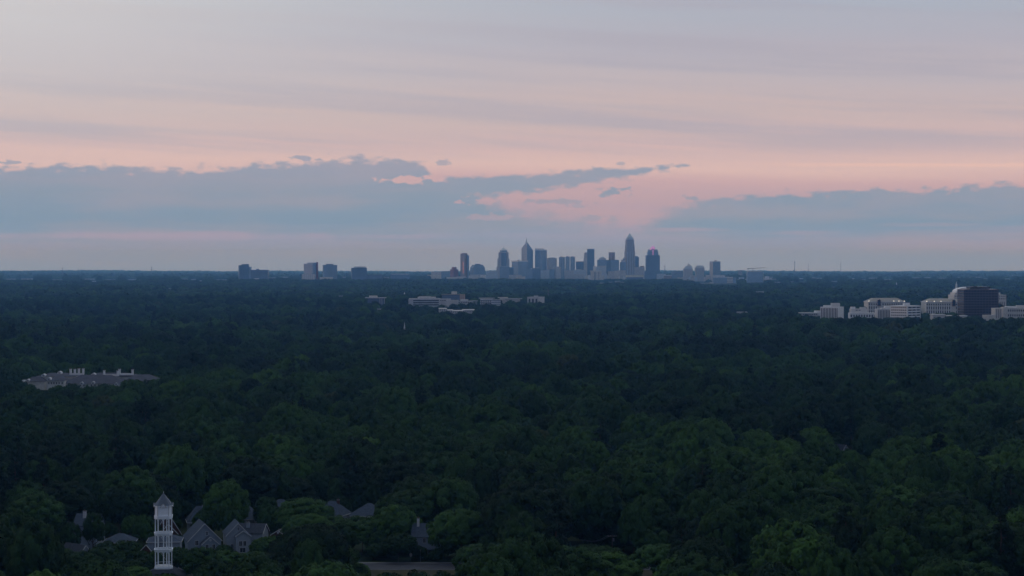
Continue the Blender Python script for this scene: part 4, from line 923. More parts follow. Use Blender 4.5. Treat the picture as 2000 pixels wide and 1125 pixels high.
    # behind: house with small chimney right of tower
    d = 700; e = house(376, d, 'grey house with small chimney half hidden behind the tower-side trees', 13, 34, keep=((361, 392, 1030),))
    hip_block(e, 8.0, 10, zpx(1020, d), zpx(988, d + 5), m_siding2, m_roofmid, (1.4, 5, 0), math.radians(12), ridge=1.0, windows=((-2.2, 3.5, 1, 1.4),))
    chimney(e, 3.0, 4.5, zpx(1000, d), zpx(988, d + 4), .9, m_siding2)
    d = 705; e = house(478, d, 'slate roof slope showing above trees behind the pale gabled house', 13, 40, keep=((478, 496, 1008),))
    hip_block(e, 10, 10, zpx(1014, d), zpx(986, d + 5), m_siding2, m_roofmid, (-1.0, 5, 0), math.radians(-8), ridge=1.5, windows=((0, 3, 1, 1.4),))
    d = 712; e = house(548, d, 'small roof corner peeping between trees behind the bright round tree', 12, 24, keep=((543, 552, 1000),))
    hip_block(e, 9, 9, zpx(1003, d), zpx(975, d + 5), m_siding2, m_roofmid, (-.6, 5, 0), .1, ridge=1.0, windows=((0, 3, 1, 1.4),))
    # roofs in the centre-left
    d = 700; e = house(655, d, 'slate-roofed house with brick chimney left of the broad hip roof', 13, 46, keep=((646, 672, 1004),))
    hip_block(e, 9.6, 10, zpx(1008, d), zpx(979, d + 5), m_siding2, m_roofmid, (-1.6, 6, 0), math.radians(-18), ridge=1.2, windows=((0, 3, 1, 1.4),))
    chimney(e, .4, 6.0, zpx(1000, d), zpx(977, d + 6), .9, m_brick)
    d = 705; e = house(712, d, 'broad slate hip roof rising above the trees in the lower centre-left', 13, 74, keep=((676, 738, 1006),))
    hip_block(e, 12.6, 11, zpx(1008.5, d), zpx(982.5, d + 6), m_siding2, m_roofmid, (1.2, 6, 0), math.radians(-10), ridge=.6, windows=((0, 3, 1, 1.4), (-3, 3, 1, 1.4)))
    d = 652; e = house(836, d, 'two-storey house with white porch columns across the road behind trees', 13, 42, keep=((817, 850, 1076),))
    gable_block(e, 8.0, 9.5, zpx(1048, d), zpx(1026, d), m_siding, m_roofmid, (4.5, 3, 0), math.radians(85), windows=((0, 3.5, 1, 1.4),), vent=False)
    for x in (-1.2, 1.6): add_window(e, (x, -.82, zpx(1055, d)), .8, 1.5, 0)
    me = MB().ngon(8, .14, .12, 0, 2.6).mesh('porch_column', m_trim)
    for x in (-1.8, -.2, 1.4, 3.0): child('porch_column', me, e, (x, -2.6, 0))
    MB().box(-2.4, 3.6, -3.0, -.9, 2.6, 2.85).build('porch_roof', m_roofmid, e)
    dr = MB().box(.2, 1.2, -.92, -.85, .1, 2.2).build('door', m_brick, e); MB().box(1.02, 1.1, -.99, -.92, 1.1, 1.2).build('handle', m_steel, dr)
    chimney(e, -3.4, 3.0, 0, zpx(1015, d), .8, m_trim)
    d = 664; e = house(541, d, 'small brick-fronted house with pale gable between the round trees', 9, 26, keep=((532, 546, 1046),))
    gable_block(e, 4.6, 8, zpx(1045, d), zpx(1036.5, d), m_brick, m_roofgrey, (.2, 0, 0), math.radians(-10), windows=((0, 2.6, 1, 1.4),))
    d = 625; e = house(1241, d, 'small white-walled shed corner beside the bright crown at the bottom edge', 6, 16, keep=((1232, 1250, 1124),))
    gable_block(e, 3.2, 5, zpx(1119.5, d), zpx(1110, d), m_trim, m_roofgrey, (0, 0, 0), math.radians(-35), vent=False, windows=((0, .9, .6, .6),))
    d = 1010; e = house(1652, d, 'faint grey roof deep in the wood on the right', 10, 34, keep=((1645, 1658, 873),))
    gable_block(e, 7, 9, zpx(885, d), zpx(868, d), m_siding, m_roofdark, (0, 0, float(gz(e.location.x, d))), math.radians(35), vent=False, windows=((0, 3, 1, 1.4),))
build_houses()

# ------------------------------------------------------------------ the white open tower
def build_tower():
    d = 600.0
    p = Vector((xpx(318.5, d), d, 0.0))
    hall = thing('pavilion', (p.x, d, 0), 'low pavilion with dark hipped roof carrying the white tower', 'building')
    zb = zpx(1109.5, d)
    foot(p.x - 7, p.x + 7, d - 7, d + 7, 2)
    KEEP.append((296, 342, 1112, d)); KEEP.append((342, 352, 1122, d))
    MB().box(-5.5, 5.5, -5.5, 5.5, 0, 1.7).build('wall', m_brick, hall)
    MB().prism([(-6.6, -6.6), (6.6, -6.6), (6.6, 6.6), (-6.6, 6.6)], 1.7, zb - .05, [(-2.9, -2.9), (2.9, -2.9), (2.9, 2.9), (-2.9, 2.9)]).build('roof', m_roofdark, hall)
    MB().box(-.6, .6, -5.56, -5.4, 0, 1.6).build('door', m_trim, hall)
    e = thing('open_tower', (p.x, d, zb), 'white open arcaded tower with three tiers of arches and pointed grey roof', 'tower', rz=math.radians(8))
    W_ = 5.05; h = W_ / 2; c = .86                                       # chamfered square plan
    pl = [(-h + c, -h), (h - c, -h), (h, -h + c), (h, h - c), (h - c, h), (-h + c, h), (-h, h - c), (-h, -h + c)]
    sc_ = lambda k: [(x * k, y * k) for x, y in pl]
    H = zpx(962, d) - zb
    frac = lambda y: zpx(y, d) - zb
    m = mat('white_painted_wood', (.80, .86, .92), .55, .35, .06, .8)
    z_floor = [0.0, frac(1075.5), frac(1043.5), frac(1011.5)]
    MB().prism(sc_(1.06), 0, .45).prism(sc_(1.0), .45, .7).build('plinth', m, e)
    MB().prism(sc_(.9), .7, .78).build('deck', mat('pale_deck', (.5, .52, .54), .7, .2, .1), e)
    # posts: eight corners plus one in the middle of each long side, for every tier
    pm = MB().box(-.105, .105, -.105, .105, 0, 1).mesh('post', m)
    mid = [(0, -h + .05), (h - .05, 0), (0, h - .05), (-h + .05, 0)]
    zs = [.7, z_floor[1], z_floor[2], z_floor[3]]
    beam_h = .55
    for k in range(3):
        z0 = zs[k] + (beam_h if k else 0); z1 = zs[k + 1]
        for (x, y) in pl: child('post', pm, e, (x * .965, y * .965, z0), 0, (1, 1, z1 - z0))
        for (x, y) in mid: child('post', pm, e, (x, y, z0), 0, (.8, .8, z1 - z0))
        # ring beam over this tier
        if k < 2:
            mb = MB()
            for i in range(8):
                a, b = Vector(pl[i]), Vector(pl[(i + 1) % 8])
                mb.bar((a.x, a.y, z1 + beam_h / 2), (b.x, b.y, z1 + beam_h / 2), .3, beam_h)
            mb.build('ring_beam', m, e)
            mb = MB()
            for i in range(8):
                a, b = Vector(pl[i]) * 1.03, Vector(pl[(i + 1) % 8]) * 1.03
                mb.bar((a.x, a.y, z1 + beam_h + .05), (b.x, b.y, z1 + beam_h + .05), .4, .1)
            mb.build('moulding', m, e)
        # arch spandrels: two round arches on each long side, one on each chamfer
        for i in range(8):
            a, b = Vector(pl[i]) * .965, Vector(pl[(i + 1) % 8]) * .965
            spans = [(a, (a + b) / 2), ((a + b) / 2, b)] if i % 2 == 0 else [(a, b)]
            for (q0, q1) in spans:
                wd = (q1 - q0).length; r = wd / 2 - .13; top = z1; dr = (q1 - q0) / wd; n = Vector((dr.y, -dr.x)) * .07
                rz_ = min(r * 1.15, 1.35); zc = top - .12 - rz_
                K = 10; mb = MB()
                for j in range(K):
                    t0, t1 = math.pi * j / K, math.pi * (j + 1) / K
                    xa, xb = wd / 2 - r * math.cos(t0), wd / 2 - r * math.cos(t1)
                    za, zb_ = zc + rz_ * math.sin(t0), zc + rz_ * math.sin(t1)
                    A0, B0 = q0 + dr * xa, q0 + dr * xb
                    V = []
                    for s_ in (1, -1):
                        V += [(A0.x + n.x * s_, A0.y + n.y * s_, za), (B0.x + n.x * s_, B0.y + n.y * s_, zb_), (B0.x + n.x * s_, B0.y + n.y * s_, top), (A0.x + n.x * s_, A0.y + n.y * s_, top)]
                    mb.add(V, [(0, 1, 2, 3), (7, 6, 5, 4), (0, 4, 5, 1), (1, 5, 6, 2), (2, 6, 7, 3), (3, 7, 4, 0)])
                mb.build('arch', m, e)
    # railings of the upper two tiers
    for k in (0,):
        mb = MB(); z = zs[k] + (beam_h if k else 0.08)
        for i in range(8):
            a, b = Vector(pl[i]) * .95, Vector(pl[(i + 1) % 8]) * .95
            mb.bar((a.x, a.y, z + .75), (b.x, b.y, z + .75), .09, .09)
        mb.build('rail', m, e)
    # inner stair column and flight
    MB().ngon(8, .16, .16, .7, z_floor[3], .9, 1.0).build('stair_column', m, e)
    mb = MB()
    for k in range(3): mb.bar((1.6, 1.4, zs[k] + .4), (-1.5, 1.4, zs[k + 1]), .3, .1)
    mb.build('stair_flight', mat('grey_stair', (.4, .42, .45), .7, .3, .1), e)
    # enclosed drum
    z3 = z_floor[3]; z4 = frac(987)
    MB().prism(sc_(1.07), z3, z3 + .32).prism(sc_(1.02), z3 + .32, z3 + .6).prism(sc_(1.08), z3 + .6, z3 + .85).build('cornice', m, e)
    MB().prism(sc_(.99), z3 + .85, z4).build('drum', m, e)
    for i in range(8):
        a = Vector(pl[i])
        MB().box(-.09, .09, -.09, .09, z3 + .85, z4).build('corner_board', m_trim, e, (a.x * .985, a.y * .985, 0))
    # roof with a gablet on every long side
    z5 = z4 + .1
    MB().prism(sc_(1.1), z4 - .02, z5).build('eave', m, e)
    top = frac(962.5)
    MB().cone(sc_(1.06), z5, (0, 0, top)).build('spire_roof', mat('blue_grey_metal_roof', (.055, .080, .115), .5, .4, .12, .8), e)
    MB().ngon(6, .06, .02, top - .15, top + .6).build('finial', m, e)
    for k in range(4):
        a = k * math.pi / 2
        gm = MB().add([(-.85, -h - .28, z5 - .35), (.85, -h - .28, z5 - .35), (0, -h - .28, z5 + .6), (-.85, -h + 1.0, z5 - .35), (.85, -h + 1.0, z5 - .35), (0, -h + 1.2, z5 + .6)], [(0, 1, 2), (5, 4, 3), (3, 4, 1, 0)]).build('gablet', m, e)
        gm.rotation_euler = (0, 0, a)
        rf = MB().bar((-.95, -h - .32, z5 - .46), (0, -h - .32, z5 + .65), .12, .2).bar((.95, -h - .32, z5 - .46), (0, -h - .32, z5 + .65), .12, .2)
        rf.build('rake_board', m_trim, gm)
        rr = MB()
        for s_ in (-1, 1):
            P = [(s_ * .95, -h - .3, z5 - .44), (0, -h - .3, z5 + .67), (0, -h + 1.3, z5 + .67), (s_ * .95, -h + 1.3, z5 - .44)]
            rr.add(P + [(x, y, z + .07) for x, y, z in P], [(0, 1, 2, 3), (7, 6, 5, 4), (0, 4, 5, 1), (1, 5, 6, 2), (2, 6, 7, 3), (3, 7, 4, 0)])
        rr.build('gablet_roof', MATS['blue_grey_metal_roof'], gm)
build_tower()

# ------------------------------------------------------------------ street furniture
def build_street():
    d = 646; x = xpx(1196, d)
    e = thing('utility_pole', (x, d, 0), 'wooden utility pole with cross-arm in the dark gap right of centre', 'utility pole')
    zt = zpx(1044, d)
    MB().tube([(0, 0, 0), (0, 0, zt)], [.2, .14], 8).build('pole', m_bark, e); MB().bar((-1.6, 0, zt - .5), (1.6, 0, zt - .5), .14, .16).build('cross_arm', mat('weathered_wood', (.25, .24, .22), .9, .1, .2), e)
    me = MB().ngon(6, .07, .05, 0, .25).mesh('insulator', m_kerb)
    for k in (-1.4, -.7, .7, 1.4): child('insulator', me, e, (k, 0, zt - .42))
    MB().ngon(8, .28, .28, zt - 2.2, zt - 1.2, .42, 0).build('transformer', m_steel, e)
    KEEP.append((1150, 1205, 1056, d))
    mb = MB(); a = Vector((x - 1.2, d, zt - .2))
    b = at(1135, 1054, d + 2)
    for k in (0, .9):
        pts = [a + Vector((k, 0, 0)) + (b - a) * s + Vector((0, 0, -1.2 * math.sin(math.pi * s))) for s in np.linspace(0, 1, 7)]
        mb.tube(pts, [.05] * 7, 4)
    tag(mb.build('power_line', m_steel), 'thin power wires running left from the wooden utility pole', 'cable')
    e = thing('street_lamp', (xpx(821, 641), 641, 0), 'thin dark street lamp post beside the road', 'street lamp')
    MB().tube([(0, 0, 0), (0, 0, 3.4)], [.07, .05], 6).build('post', m_steel, e); MB().ngon(8, .12, .22, 3.4, 3.8).ngon(8, .24, .03, 3.8, 4.0).build('lantern', m_steel, e)
    e = thing('sign_board', (xpx(802, 643), 643, 0), 'small pale oval sign board at the road edge', 'sign')
    MB().box(-.06, .06, -.05, .05, 0, 1.6).build('post', m_steel, e)
    o = MB().ngon(14, .42, .42, -.05, .05).build('board', m_cream, e, (0, -.12, 2.1)); o.rotation_euler = (math.pi / 2, 0, 0); o.scale = (1, 1.8, 1)
build_street()

# ------------------------------------------------------------------ tree prototypes
def foliage_mat(name, stops, variation=.45):
    m = bpy.data.materials.new(name); m.use_nodes = True
    t = m.node_tree; N = t.nodes; L = t.links; b = N['Principled BSDF']
    b.inputs['Roughness'].default_value = .7; b.inputs['Specular IOR Level'].default_value = .08
    at_ = N.new('ShaderNodeAttribute'); at_.attribute_type = 'INSTANCER'; at_.attribute_name = 'tint'
    rp = N.new('ShaderNodeValToRGB'); L.new(at_.outputs['Fac'], rp.inputs[0])
    e = rp.color_ramp.elements; e[0].position, e[0].color = stops[0][0], (*stops[0][1], 1); e[1].position, e[1].color = stops[-1][0], (*stops[-1][1], 1)
    for p, c in stops[1:-1]: k = e.new(p); k.color = (*c, 1)
    tx = N.new('ShaderNodeTexCoord'); nz = N.new('ShaderNodeTexNoise'); nz.inputs['Scale'].default_value = .55; nz.inputs['Detail'].default_value = 6; nz.inputs['Roughness'].default_value = .7
    L.new(tx.outputs['Object'], nz.inputs['Vector'])
    mr = N.new('ShaderNodeMapRange'); L.new(nz.outputs['Fac'], mr.inputs[0]); mr.inputs[1].default_value = .3; mr.inputs[2].default_value = .7; mr.inputs[3].default_value = 1 - variation; mr.inputs[4].default_value = 1 + variation
    mx = N.new('ShaderNodeVectorMath'); mx.operation = 'SCALE'; L.new(rp.outputs[0], mx.inputs[0]); L.new(mr.outputs[0], mx.inputs['Scale'])
    L.new(mx.outputs[0], b.inputs['Base Color'])
    return m
TINTS = [(0.0, (.009, .025, .009)), (.25, (.019, .050, .013)), (.5, (.035, .086, .018)), (.75, (.060, .128, .021)), (.92, (.088, .160, .024)), (1.0, (.038, .038, .018))]
m_leaf = foliage_mat('broadleaf_foliage', TINTS)
m_needle = foliage_mat('pine_foliage', [(0.0, (.008, .022, .012)), (1.0, (.018, .040, .017))])

def ico(sub):
    import bmesh
    bm = bmesh.new(); bmesh.ops.create_icosphere(bm, subdivisions=sub, radius=1.0)
    V = np.array([v.co[:] for v in bm.verts]); Fc = np.array([[v.index for v in f.verts] for f in bm.faces]); bm.free()
    return V, Fc
ICO1, ICO2 = ico(1), ico(2)
def np_mesh(name, V, tris, quads, m):
    me = bpy.data.meshes.new(name)
    nV = len(V); nt_, nq = len(tris), len(quads)
    me.vertices.add(nV); me.vertices.foreach_set('co', np.asarray(V, np.float32).ravel())
    loops = np.concatenate([np.asarray(tris, np.int32).ravel(), np.asarray(quads, np.int32).ravel()])
    me.loops.add(len(loops)); me.loops.foreach_set('vertex_index', loops)
    st = np.concatenate([np.arange(nt_) * 3, nt_ * 3 + np.arange(nq) * 4]).astype(np.int32)
    me.polygons.add(nt_ + nq); me.polygons.foreach_set('loop_start', st)
    me.update(calc_edges=True); me.materials.append(m)
    return me
def crown_mesh(name, r, lobes, cards, card, core_ico, shape=(1.0, .62), m=None, seed=0, spread=1.0, lobe_r=(.2, .36)):
    """a unit crown (radius 1 wide, centre at z=0): many leaf clumps, each a cluster of small leaf faces round a lumpy heart"""
    g = np.random.default_rng(seed)
    Vs, Ts, Qs = [], [], []; off = 0
    ux, uz = shape
    # uneven outline: a few big limbs push the crown out
    bulge_d = g.normal(size=(5, 3)); bulge_d /= np.linalg.norm(bulge_d, axis=1)[:, None]; bulge_a = g.uniform(-.2, .26, 5)
    ga = math.pi * (3 - math.sqrt(5))
    cen = []
    for i in range(lobes):
        k = (i + .5) / lobes
        z = 1 - 1.55 * k                                    # from the top down past the equator
        z = max(-.6, min(1, z + g.normal() * .07)); a = i * ga + g.normal() * .28
        rr = math.sqrt(max(0, 1 - z * z)); n = np.array([rr * math.cos(a), rr * math.sin(a), z])
        s = 1 + sum(b * max(0, n @ dd) ** 2 for b, dd in zip(bulge_a, bulge_d))
        lr = g.uniform(*lobe_r) * (1.12 if z > 0 else .95)
        c = n * s * (1 - lr * .62) * g.uniform(.92, 1.06)
        cen.append((c * np.array([ux, ux, uz]), lr, n))
    # a few inner clumps close the middle
    for i in range(max(4, lobes // 5)):
        v = g.normal(size=3); v /= np.linalg.norm(v); cen.append((v * np.array([.5, .5, .35]) * g.uniform(.3, 1), .42, v))
    cv, cf = core_ico
    for c, lr, n in cen:
        nz_ = 1 + .22 * np.sin(cv @ g.normal(size=3) * 4 + g.uniform(0, 6)) + .16 * np.sin(cv @ g.normal(size=3) * 7 + g.uniform(0, 6))
        V = cv * (lr * (.80 if cards else 1.0) * nz_)[:, None] * np.array([1, 1, .8]) + c
        Vs.append(V); Ts.append(cf + off); off += len(V)
        if not cards: continue
        d_ = g.normal(size=(cards, 3)); d_ += n * .8 + np.array([0, 0, .35]); d_ /= np.linalg.norm(d_, axis=1)[:, None]
        p = c + d_ * (lr * g.uniform(.86, 1.14, cards))[:, None] * np.array([1, 1, .85])
        nn = d_ * .7 + n * .5 + g.normal(size=(cards, 3)) * .34 + np.array([0, 0, .1]); nn /= np.linalg.norm(nn, axis=1)[:, None]
        t_ = np.cross(nn, g.normal(size=(cards, 3))); t_ /= np.linalg.norm(t_, axis=1)[:, None]; b_ = np.cross(nn, t_)
        s = (card / r * g.uniform(.55, 1.25, cards))[:, None]; w = g.uniform(.5, .9, cards)[:, None]
        Q = np.stack([p - t_ * s, p - b_ * s * w + nn * s * .15, p + t_ * s, p + b_ * s * w + nn * s * .15], 1).reshape(-1, 3)
        Vs.append(Q); Qs.append(np.arange(cards * 4).reshape(-1, 4) + off); off += len(Q)
    V = np.concatenate(Vs); V[:, 2] = np.where(V[:, 2] < 0, V[:, 2] * .85, V[:, 2])
    return np_mesh(name, V, np.concatenate(Ts), np.concatenate(Qs) if Qs else np.zeros((0, 4), int), m or m_leaf)
def pine_mesh(name, tiers, cards, card, core_ico, seed):
    """unit pine crown: ragged whorls of needle clumps on a column, z from -1 to 1"""
    g = np.random.default_rng(seed); Vs, Ts, Qs = [], [], []; off = 0; cv, cf = core_ico
    for i in range(tiers):
        k = i / (tiers - 1); z = -1 + 2 * k
        R = (.95 - .75 * k ** 1.4) * g.uniform(.75, 1.1); n = max(2, int(6 * (1 - k) + 2))
        for j in range(n):
            a = 2 * math.pi * j / n + g.uniform(0, 6); rr = R * g.uniform(.45, .9); c = np.array([rr * math.cos(a), rr * math.sin(a), z + g.normal() * .05]); lr = g.uniform(.20, .34) * (1.1 - .5 * k)
            V = cv * lr * np.array([1, 1, .42]) * (1 + .2 * np.sin(cv @ g.normal(size=3) * 6))[:, None] + c
            Vs.append(V); Ts.append(cf + off); off += len(V)
            if cards:
                d_ = g.normal(size=(cards, 3)); d_[:, 2] += .4; d_ /= np.linalg.norm(d_, axis=1)[:, None]
                p = c + d_ * lr * np.array([1.15, 1.15, .55]); nn = d_ + g.normal(size=d_.shape) * .6; nn /= np.linalg.norm(nn, axis=1)[:, None]
                t_ = np.cross(nn, g.normal(size=d_.shape)); t_ /= np.linalg.norm(t_, axis=1)[:, None]; b_ = np.cross(nn, t_); s = card * g.uniform(.6, 1.3, (cards, 1))
                Q = np.stack([p - t_ * s, p - b_ * s * .4, p + t_ * s, p + b_ * s * .4], 1).reshape(-1, 3)
                Vs.append(Q); Qs.append(np.arange(cards * 4).reshape(-1, 4) + off); off += len(Q)
    return np_mesh(name, np.concatenate(Vs), np.concatenate(Ts), np.concatenate(Qs) if Qs else np.zeros((0, 4), int), m_needle)
def trunk_mesh(name, seed, pine=False):
    """unit trunk: height 1 up to the crown's middle, with limbs"""
    g = random.Random(seed); mb = MB()
    bend = [(g.uniform(-.02, .02), g.uniform(-.02, .02)) for _ in range(5)]
    pts = [(bend[i][0] * i * .5, bend[i][1] * i * .5, i / 4) for i in range(5)]
    mb.tube(pts, [.032, .024, .021, .016, .006], 7)
    for k in range(0 if pine else 7):
        a = k * 2.4 + g.uniform(-.4, .4); z = g.uniform(.45, .8); r = g.uniform(.22, .36)
        mb.tube([(0, 0, z), (r * .5 * math.cos(a), r * .5 * math.sin(a), z + .10), (r * math.cos(a), r * math.sin(a), z + g.uniform(.16, .28))], [.013, .009, .003], 5)
    if pine:
        for k in range(10):
            a = k * 2.4; z = .5 + k * .045; mb.tube([(0, 0, z), (.14 * math.cos(a), .14 * math.sin(a), z + .02)], [.006, .002], 4)
    return mb.mesh(name, m_bark)
NEAR = [crown_mesh('crown', 8.0, L_, C_, .34, ICO1, (1.0, S_), seed=100 + i, lobe_r=LR) for i, (L_, C_, S_, LR) in enumerate(
        [(120, 70, .80, (.09, .20)), (105, 80, .72, (.10, .21)), (90, 95, .92, (.11, .24)), (130, 65, .78, (.08, .19)), (100, 85, 1.0, (.10, .22)), (140, 60, .70, (.08, .18)), (110, 75, .86, (.10, .20)), (95, 90, .75, (.11, .23))])]
MID = [crown_mesh('crown_mid', 8.0, L_, 22, .75, ICO1, (1.0, S_), seed=200 + i, lobe_r=(.12, .26)) for i, (L_, S_) in enumerate([(70, .78), (80, .70), (60, .9), (72, .8), (66, .72), (84, .74)])]
FAR = [crown_mesh('crown_far', 8.0, L_, 6, 1.5, ICO1, (1.0, S_), seed=300 + i, lobe_r=(.26, .44)) for i, (L_, S_) in enumerate([(18, .70), (22, .62), (16, .8), (20, .66)])]
PINE = [pine_mesh('pine_crown', 9, 70, .09, ICO1, 400 + i) for i in range(3)]
PINEM = [pine_mesh('pine_crown_mid', 8, 18, .14, ICO1, 420 + i) for i in range(2)]
TRUNK = [trunk_mesh('trunk', 500 + i) for i in range(4)]; PTRUNK = [trunk_mesh('pine_trunk', 510 + i, True) for i in range(2)]

# ------------------------------------------------------------------ where trees stand
FOOTA = np.array(FOOT); KEEPA = np.array(KEEP, float)
def allowed(X, Y, R, Ht):
    """trees (arrays) that stand in no building and hide nothing the photograph shows"""
    ok = np.ones(len(X), bool)
    for (x0, x1, y0, y1) in FOOTA:
        ok &= ~((X + R * .55 > x0) & (X - R * .55 < x1) & (Y + R * .55 > y0) & (Y - R * .55 < y1))
    zt = gz(X, Y) + Ht
    px, py = proj(X, Y, zt); pr = R * F / Y * .92
    for (x0, x1, yb, d) in KEEPA:
        ok &= ~((Y < d + 2) & (px + pr > x0) & (px - pr < x1) & (py < yb))
    return ok
def patch(x, y):
    """kinds of wood: where brighter, paler or darker stands of trees grow (0..1)"""
    n = .5 + .22 * np.sin(x / 83 + y / 140 + 1.) + .16 * np.sin(x / 41 - y / 97 + .4) + .12 * np.sin(x / 150 + y / 61)
    return n
def tints(x, y, g):
    n = patch(x, y)
    t = np.clip(.04 + .46 * n + g.normal(0, .135, len(x)), .0, .66)
    # the bright stand on the right, about 800 m away
    px, py = proj(x, y, 15.0 + 0 * x)
    br = (px > 1440) & (px < 2080) & (y > 725) & (y < 850)
    t = np.where(br, np.clip(.56 + .11 * g.normal(size=len(x)), .36, .74), t)
    r = g.random(len(x))
    t = np.where(r < .009, .66 + .12 * g.random(len(x)), t)
    t = np.where(r > .992, .98, t)
    return t
def jgrid(y0, y1, s, margin, g, back=0):
    out = []
    yy = y0
    while yy < y1:
        half = .2571 * yy * margin + 25
        n = int(2 * half / s)
        xs = -half + (np.arange(n) + .5) * s
        out.append(np.stack([xs, np.full(n, yy)], 1)); yy += s * .9
    P = np.concatenate(out); P += g.uniform(-.42, .42, P.shape) * s
    return P

# hand-set trees near the houses: x, top y, crown width (photo pixels), distance, tint
HAND = [(252, 922, 112, 705, .34, 'large round dark tree towering behind the hip-roofed house left of the white tower'),
        (440, 944, 86, 694, .52, 'big bright green tree rising behind the nested-gable house'),
        (398, 1001, 42, 684, .28, 'small dark round tree squeezed behind the ridge of the nested-gable house'),
        (447, 988, 54, 684, .30, 'dark tree below the big bright tree, left of the chimneyed gable house'),
        (520, 970, 52, 702, .26, 'dark knobbly tree behind the side wing of the pale gabled house'),
        (526, 992, 46, 688, .33, 'small dark tree right of the pale gabled house wing'),
        (596, 972, 116, 683, .50, 'broad bright green tree right of the pale gabled house'),
        (612, 1003, 96, 664, .50, 'mid-green tree just in front of the broad bright tree'),
        (517, 1052, 56, 644, .46, 'soft green tree covering the right end of the pale gabled house'),
        (650, 1012, 96, 664, .34, 'dark leafy tree below the slate roof with brick chimney'),
        (708, 1013, 90, 662, .36, 'dark leafy tree below the broad slate hip roof'),
        (776, 988, 92, 660, .52, 'tall green tree right of the broad slate hip roof'),
        (569, 1086, 76, 588, .68, 'yellow-green crown at the bottom edge right of the white tower'),
        (440, 1078, 86, 610, .44, 'leafy tree in front of the two gabled houses'),
        (385, 1082, 60, 606, .42, 'small green tree between white tower and leafy front tree'),
        (505, 1077, 72, 618, .38, 'dark tree in front of the pale gabled house'),
        (62, 974, 108, 668, .36, 'large dark rounded tree at the left edge above the low dark roof'),
        (36, 1018, 132, 640, .30, 'very large dark tree filling the lower left edge'),
        (100, 1072, 90, 606, .22, 'dark tree in the lower left corner before the low dark roof'),
        (216, 1070, 86, 626, .20, 'dark spreading tree left of the foot of the white tower'),
        (182, 1001, 40, 652, .22, 'slender dark tree between white chimney and grey hip roof'),
        (281, 1009, 46, 664, .38, 'small green tree touching the left side of the white tower'),
        (263, 1106, 74, 585, .62, 'light green bush-like crown at the bottom left of the white tower'),
        (902, 994, 104, 641, .44, 'wide green tree right of the two-storey house with porch'),
        (778, 1046, 62, 640, .14, 'very dark drooping tree standing at the road edge'),
        (655, 1066, 90, 622, .30, 'dark broad tree left of the visible road'),
        (590, 1052, 80, 640, .33, 'dark tree behind the yellow-green crown at the bottom edge'),
        (700, 1100, 46, 592, .66, 'small fresh green crown at the bottom edge left of the road'),
        (1182, 1078, 118, 585, .60, 'spreading light green crown at the bottom edge right of centre'),
        (1060, 1054, 110, 604, .46, 'round green tree at the bottom edge left of the spreading light crown'),
        (935, 1062, 92, 606, .40, 'green tree at the bottom edge right of the visible road'),
        (1290, 1062, 96, 600, .42, 'green tree at the bottom edge right of the spreading light crown'),
        (150, 1082, 70, 600, .24, 'dark tree at the bottom edge below the low dark-roofed house'),
        (215, 1096, 60, 590, .3, 'dark crown at the bottom edge left of the light green bush-like crown'),
        (138, 1024, 36, 648, .2, 'narrow dark tree left of the house with tall white chimney'),
        (1322, 718, 40, 1520, .88, '')]

SHRUBS = [(852, 642, 5, 3.6, .2, 'dark shrub at the right corner of the porch house'), (815, 646, 6, 4.5, .15, 'dark shrub at the left corner of the porch house'), (838, 644.5, 4, 1.6, .2, 'low shrub before the porch columns'),
          (260, 640, 7, 5.5, .25, 'rounded shrub right of the grey hip-roofed house'), (276, 633, 6, 4.6, .2, 'dark shrub left of the foot of the white tower'), (352, 634, 7, 5.0, .3, 'shrub filling the gap between white tower and nested-gable house'), (362, 620, 8, 6, .25, 'tall dark shrub right of the pavilion roof'),
          (437, 645, 6, 5.0, .2, 'dark shrub in the gap between the two gabled houses'), (205, 634, 8, 6.5, .15, 'dark shrub before the grey hip-roofed house'), (236, 628, 9, 7, .2, 'broad dark shrub below the grey hip-roofed house'), (190, 622, 9, 7, .15, 'dark shrub right of the low dark-roofed house'), (168, 612, 9, 6, .2, 'dark shrub below the low dark-roofed house'),
          (740, 655, 9, 7.5, .25, 'shrub behind the open stretch of road'), (757, 648, 8, 6, .2, 'dark shrub left of the drooping road-edge tree'), (800, 655, 8, 7, .2, 'dark shrub behind the oval sign board'), (875, 650, 8, 7, .25, 'shrub under the wide green tree by the porch house'), (730, 646, 7, 5, .2, 'low dark shrub at the left end of the visible road'), (550, 640, 8, 7, .3, 'green shrub below the small brick-fronted house'), (536, 652, 7, 6, .3, 'shrub in front of the small brick-fronted house')]
BROAD_DONE = []          # positions of the trees built one by one
def tree_thing(kind, X, Y, R, Ht, tint, label, i, group):
    z0 = float(gz(X, Y))
    e = thing(kind, (X, Y, z0), label, 'tree', group, rz=(i * 2.399) % 6.283)
    if kind == 'pine_tree':
        me = PINE[i % len(PINE)]; hz = Ht * .27; cz = Ht - hz
        o = child('crown', me, e, (0, 0, cz), 0, (R, R, hz)); tr = PTRUNK[i % 2]
        child('trunk', tr, e, (0, 0, 0), 0, (Ht * .55, Ht * .55, Ht * .96))
    else:
        me = NEAR[i % len(NEAR)]; S_ = [.80, .72, .92, .78, 1.0, .70, .86, .75][i % 8]
        kz = min(1.9, max(.75, Ht * .42 / (R * S_))); cz = Ht - R * S_ * kz * 1.0
        o = child('crown', me, e, (0, 0, cz), 0, (R, R, R * kz)); tr = TRUNK[i % 4]
        child('trunk', tr, e, (0, 0, 0), 0, (cz, cz, max(2.5, cz)))
    o['tint'] = float(tint)
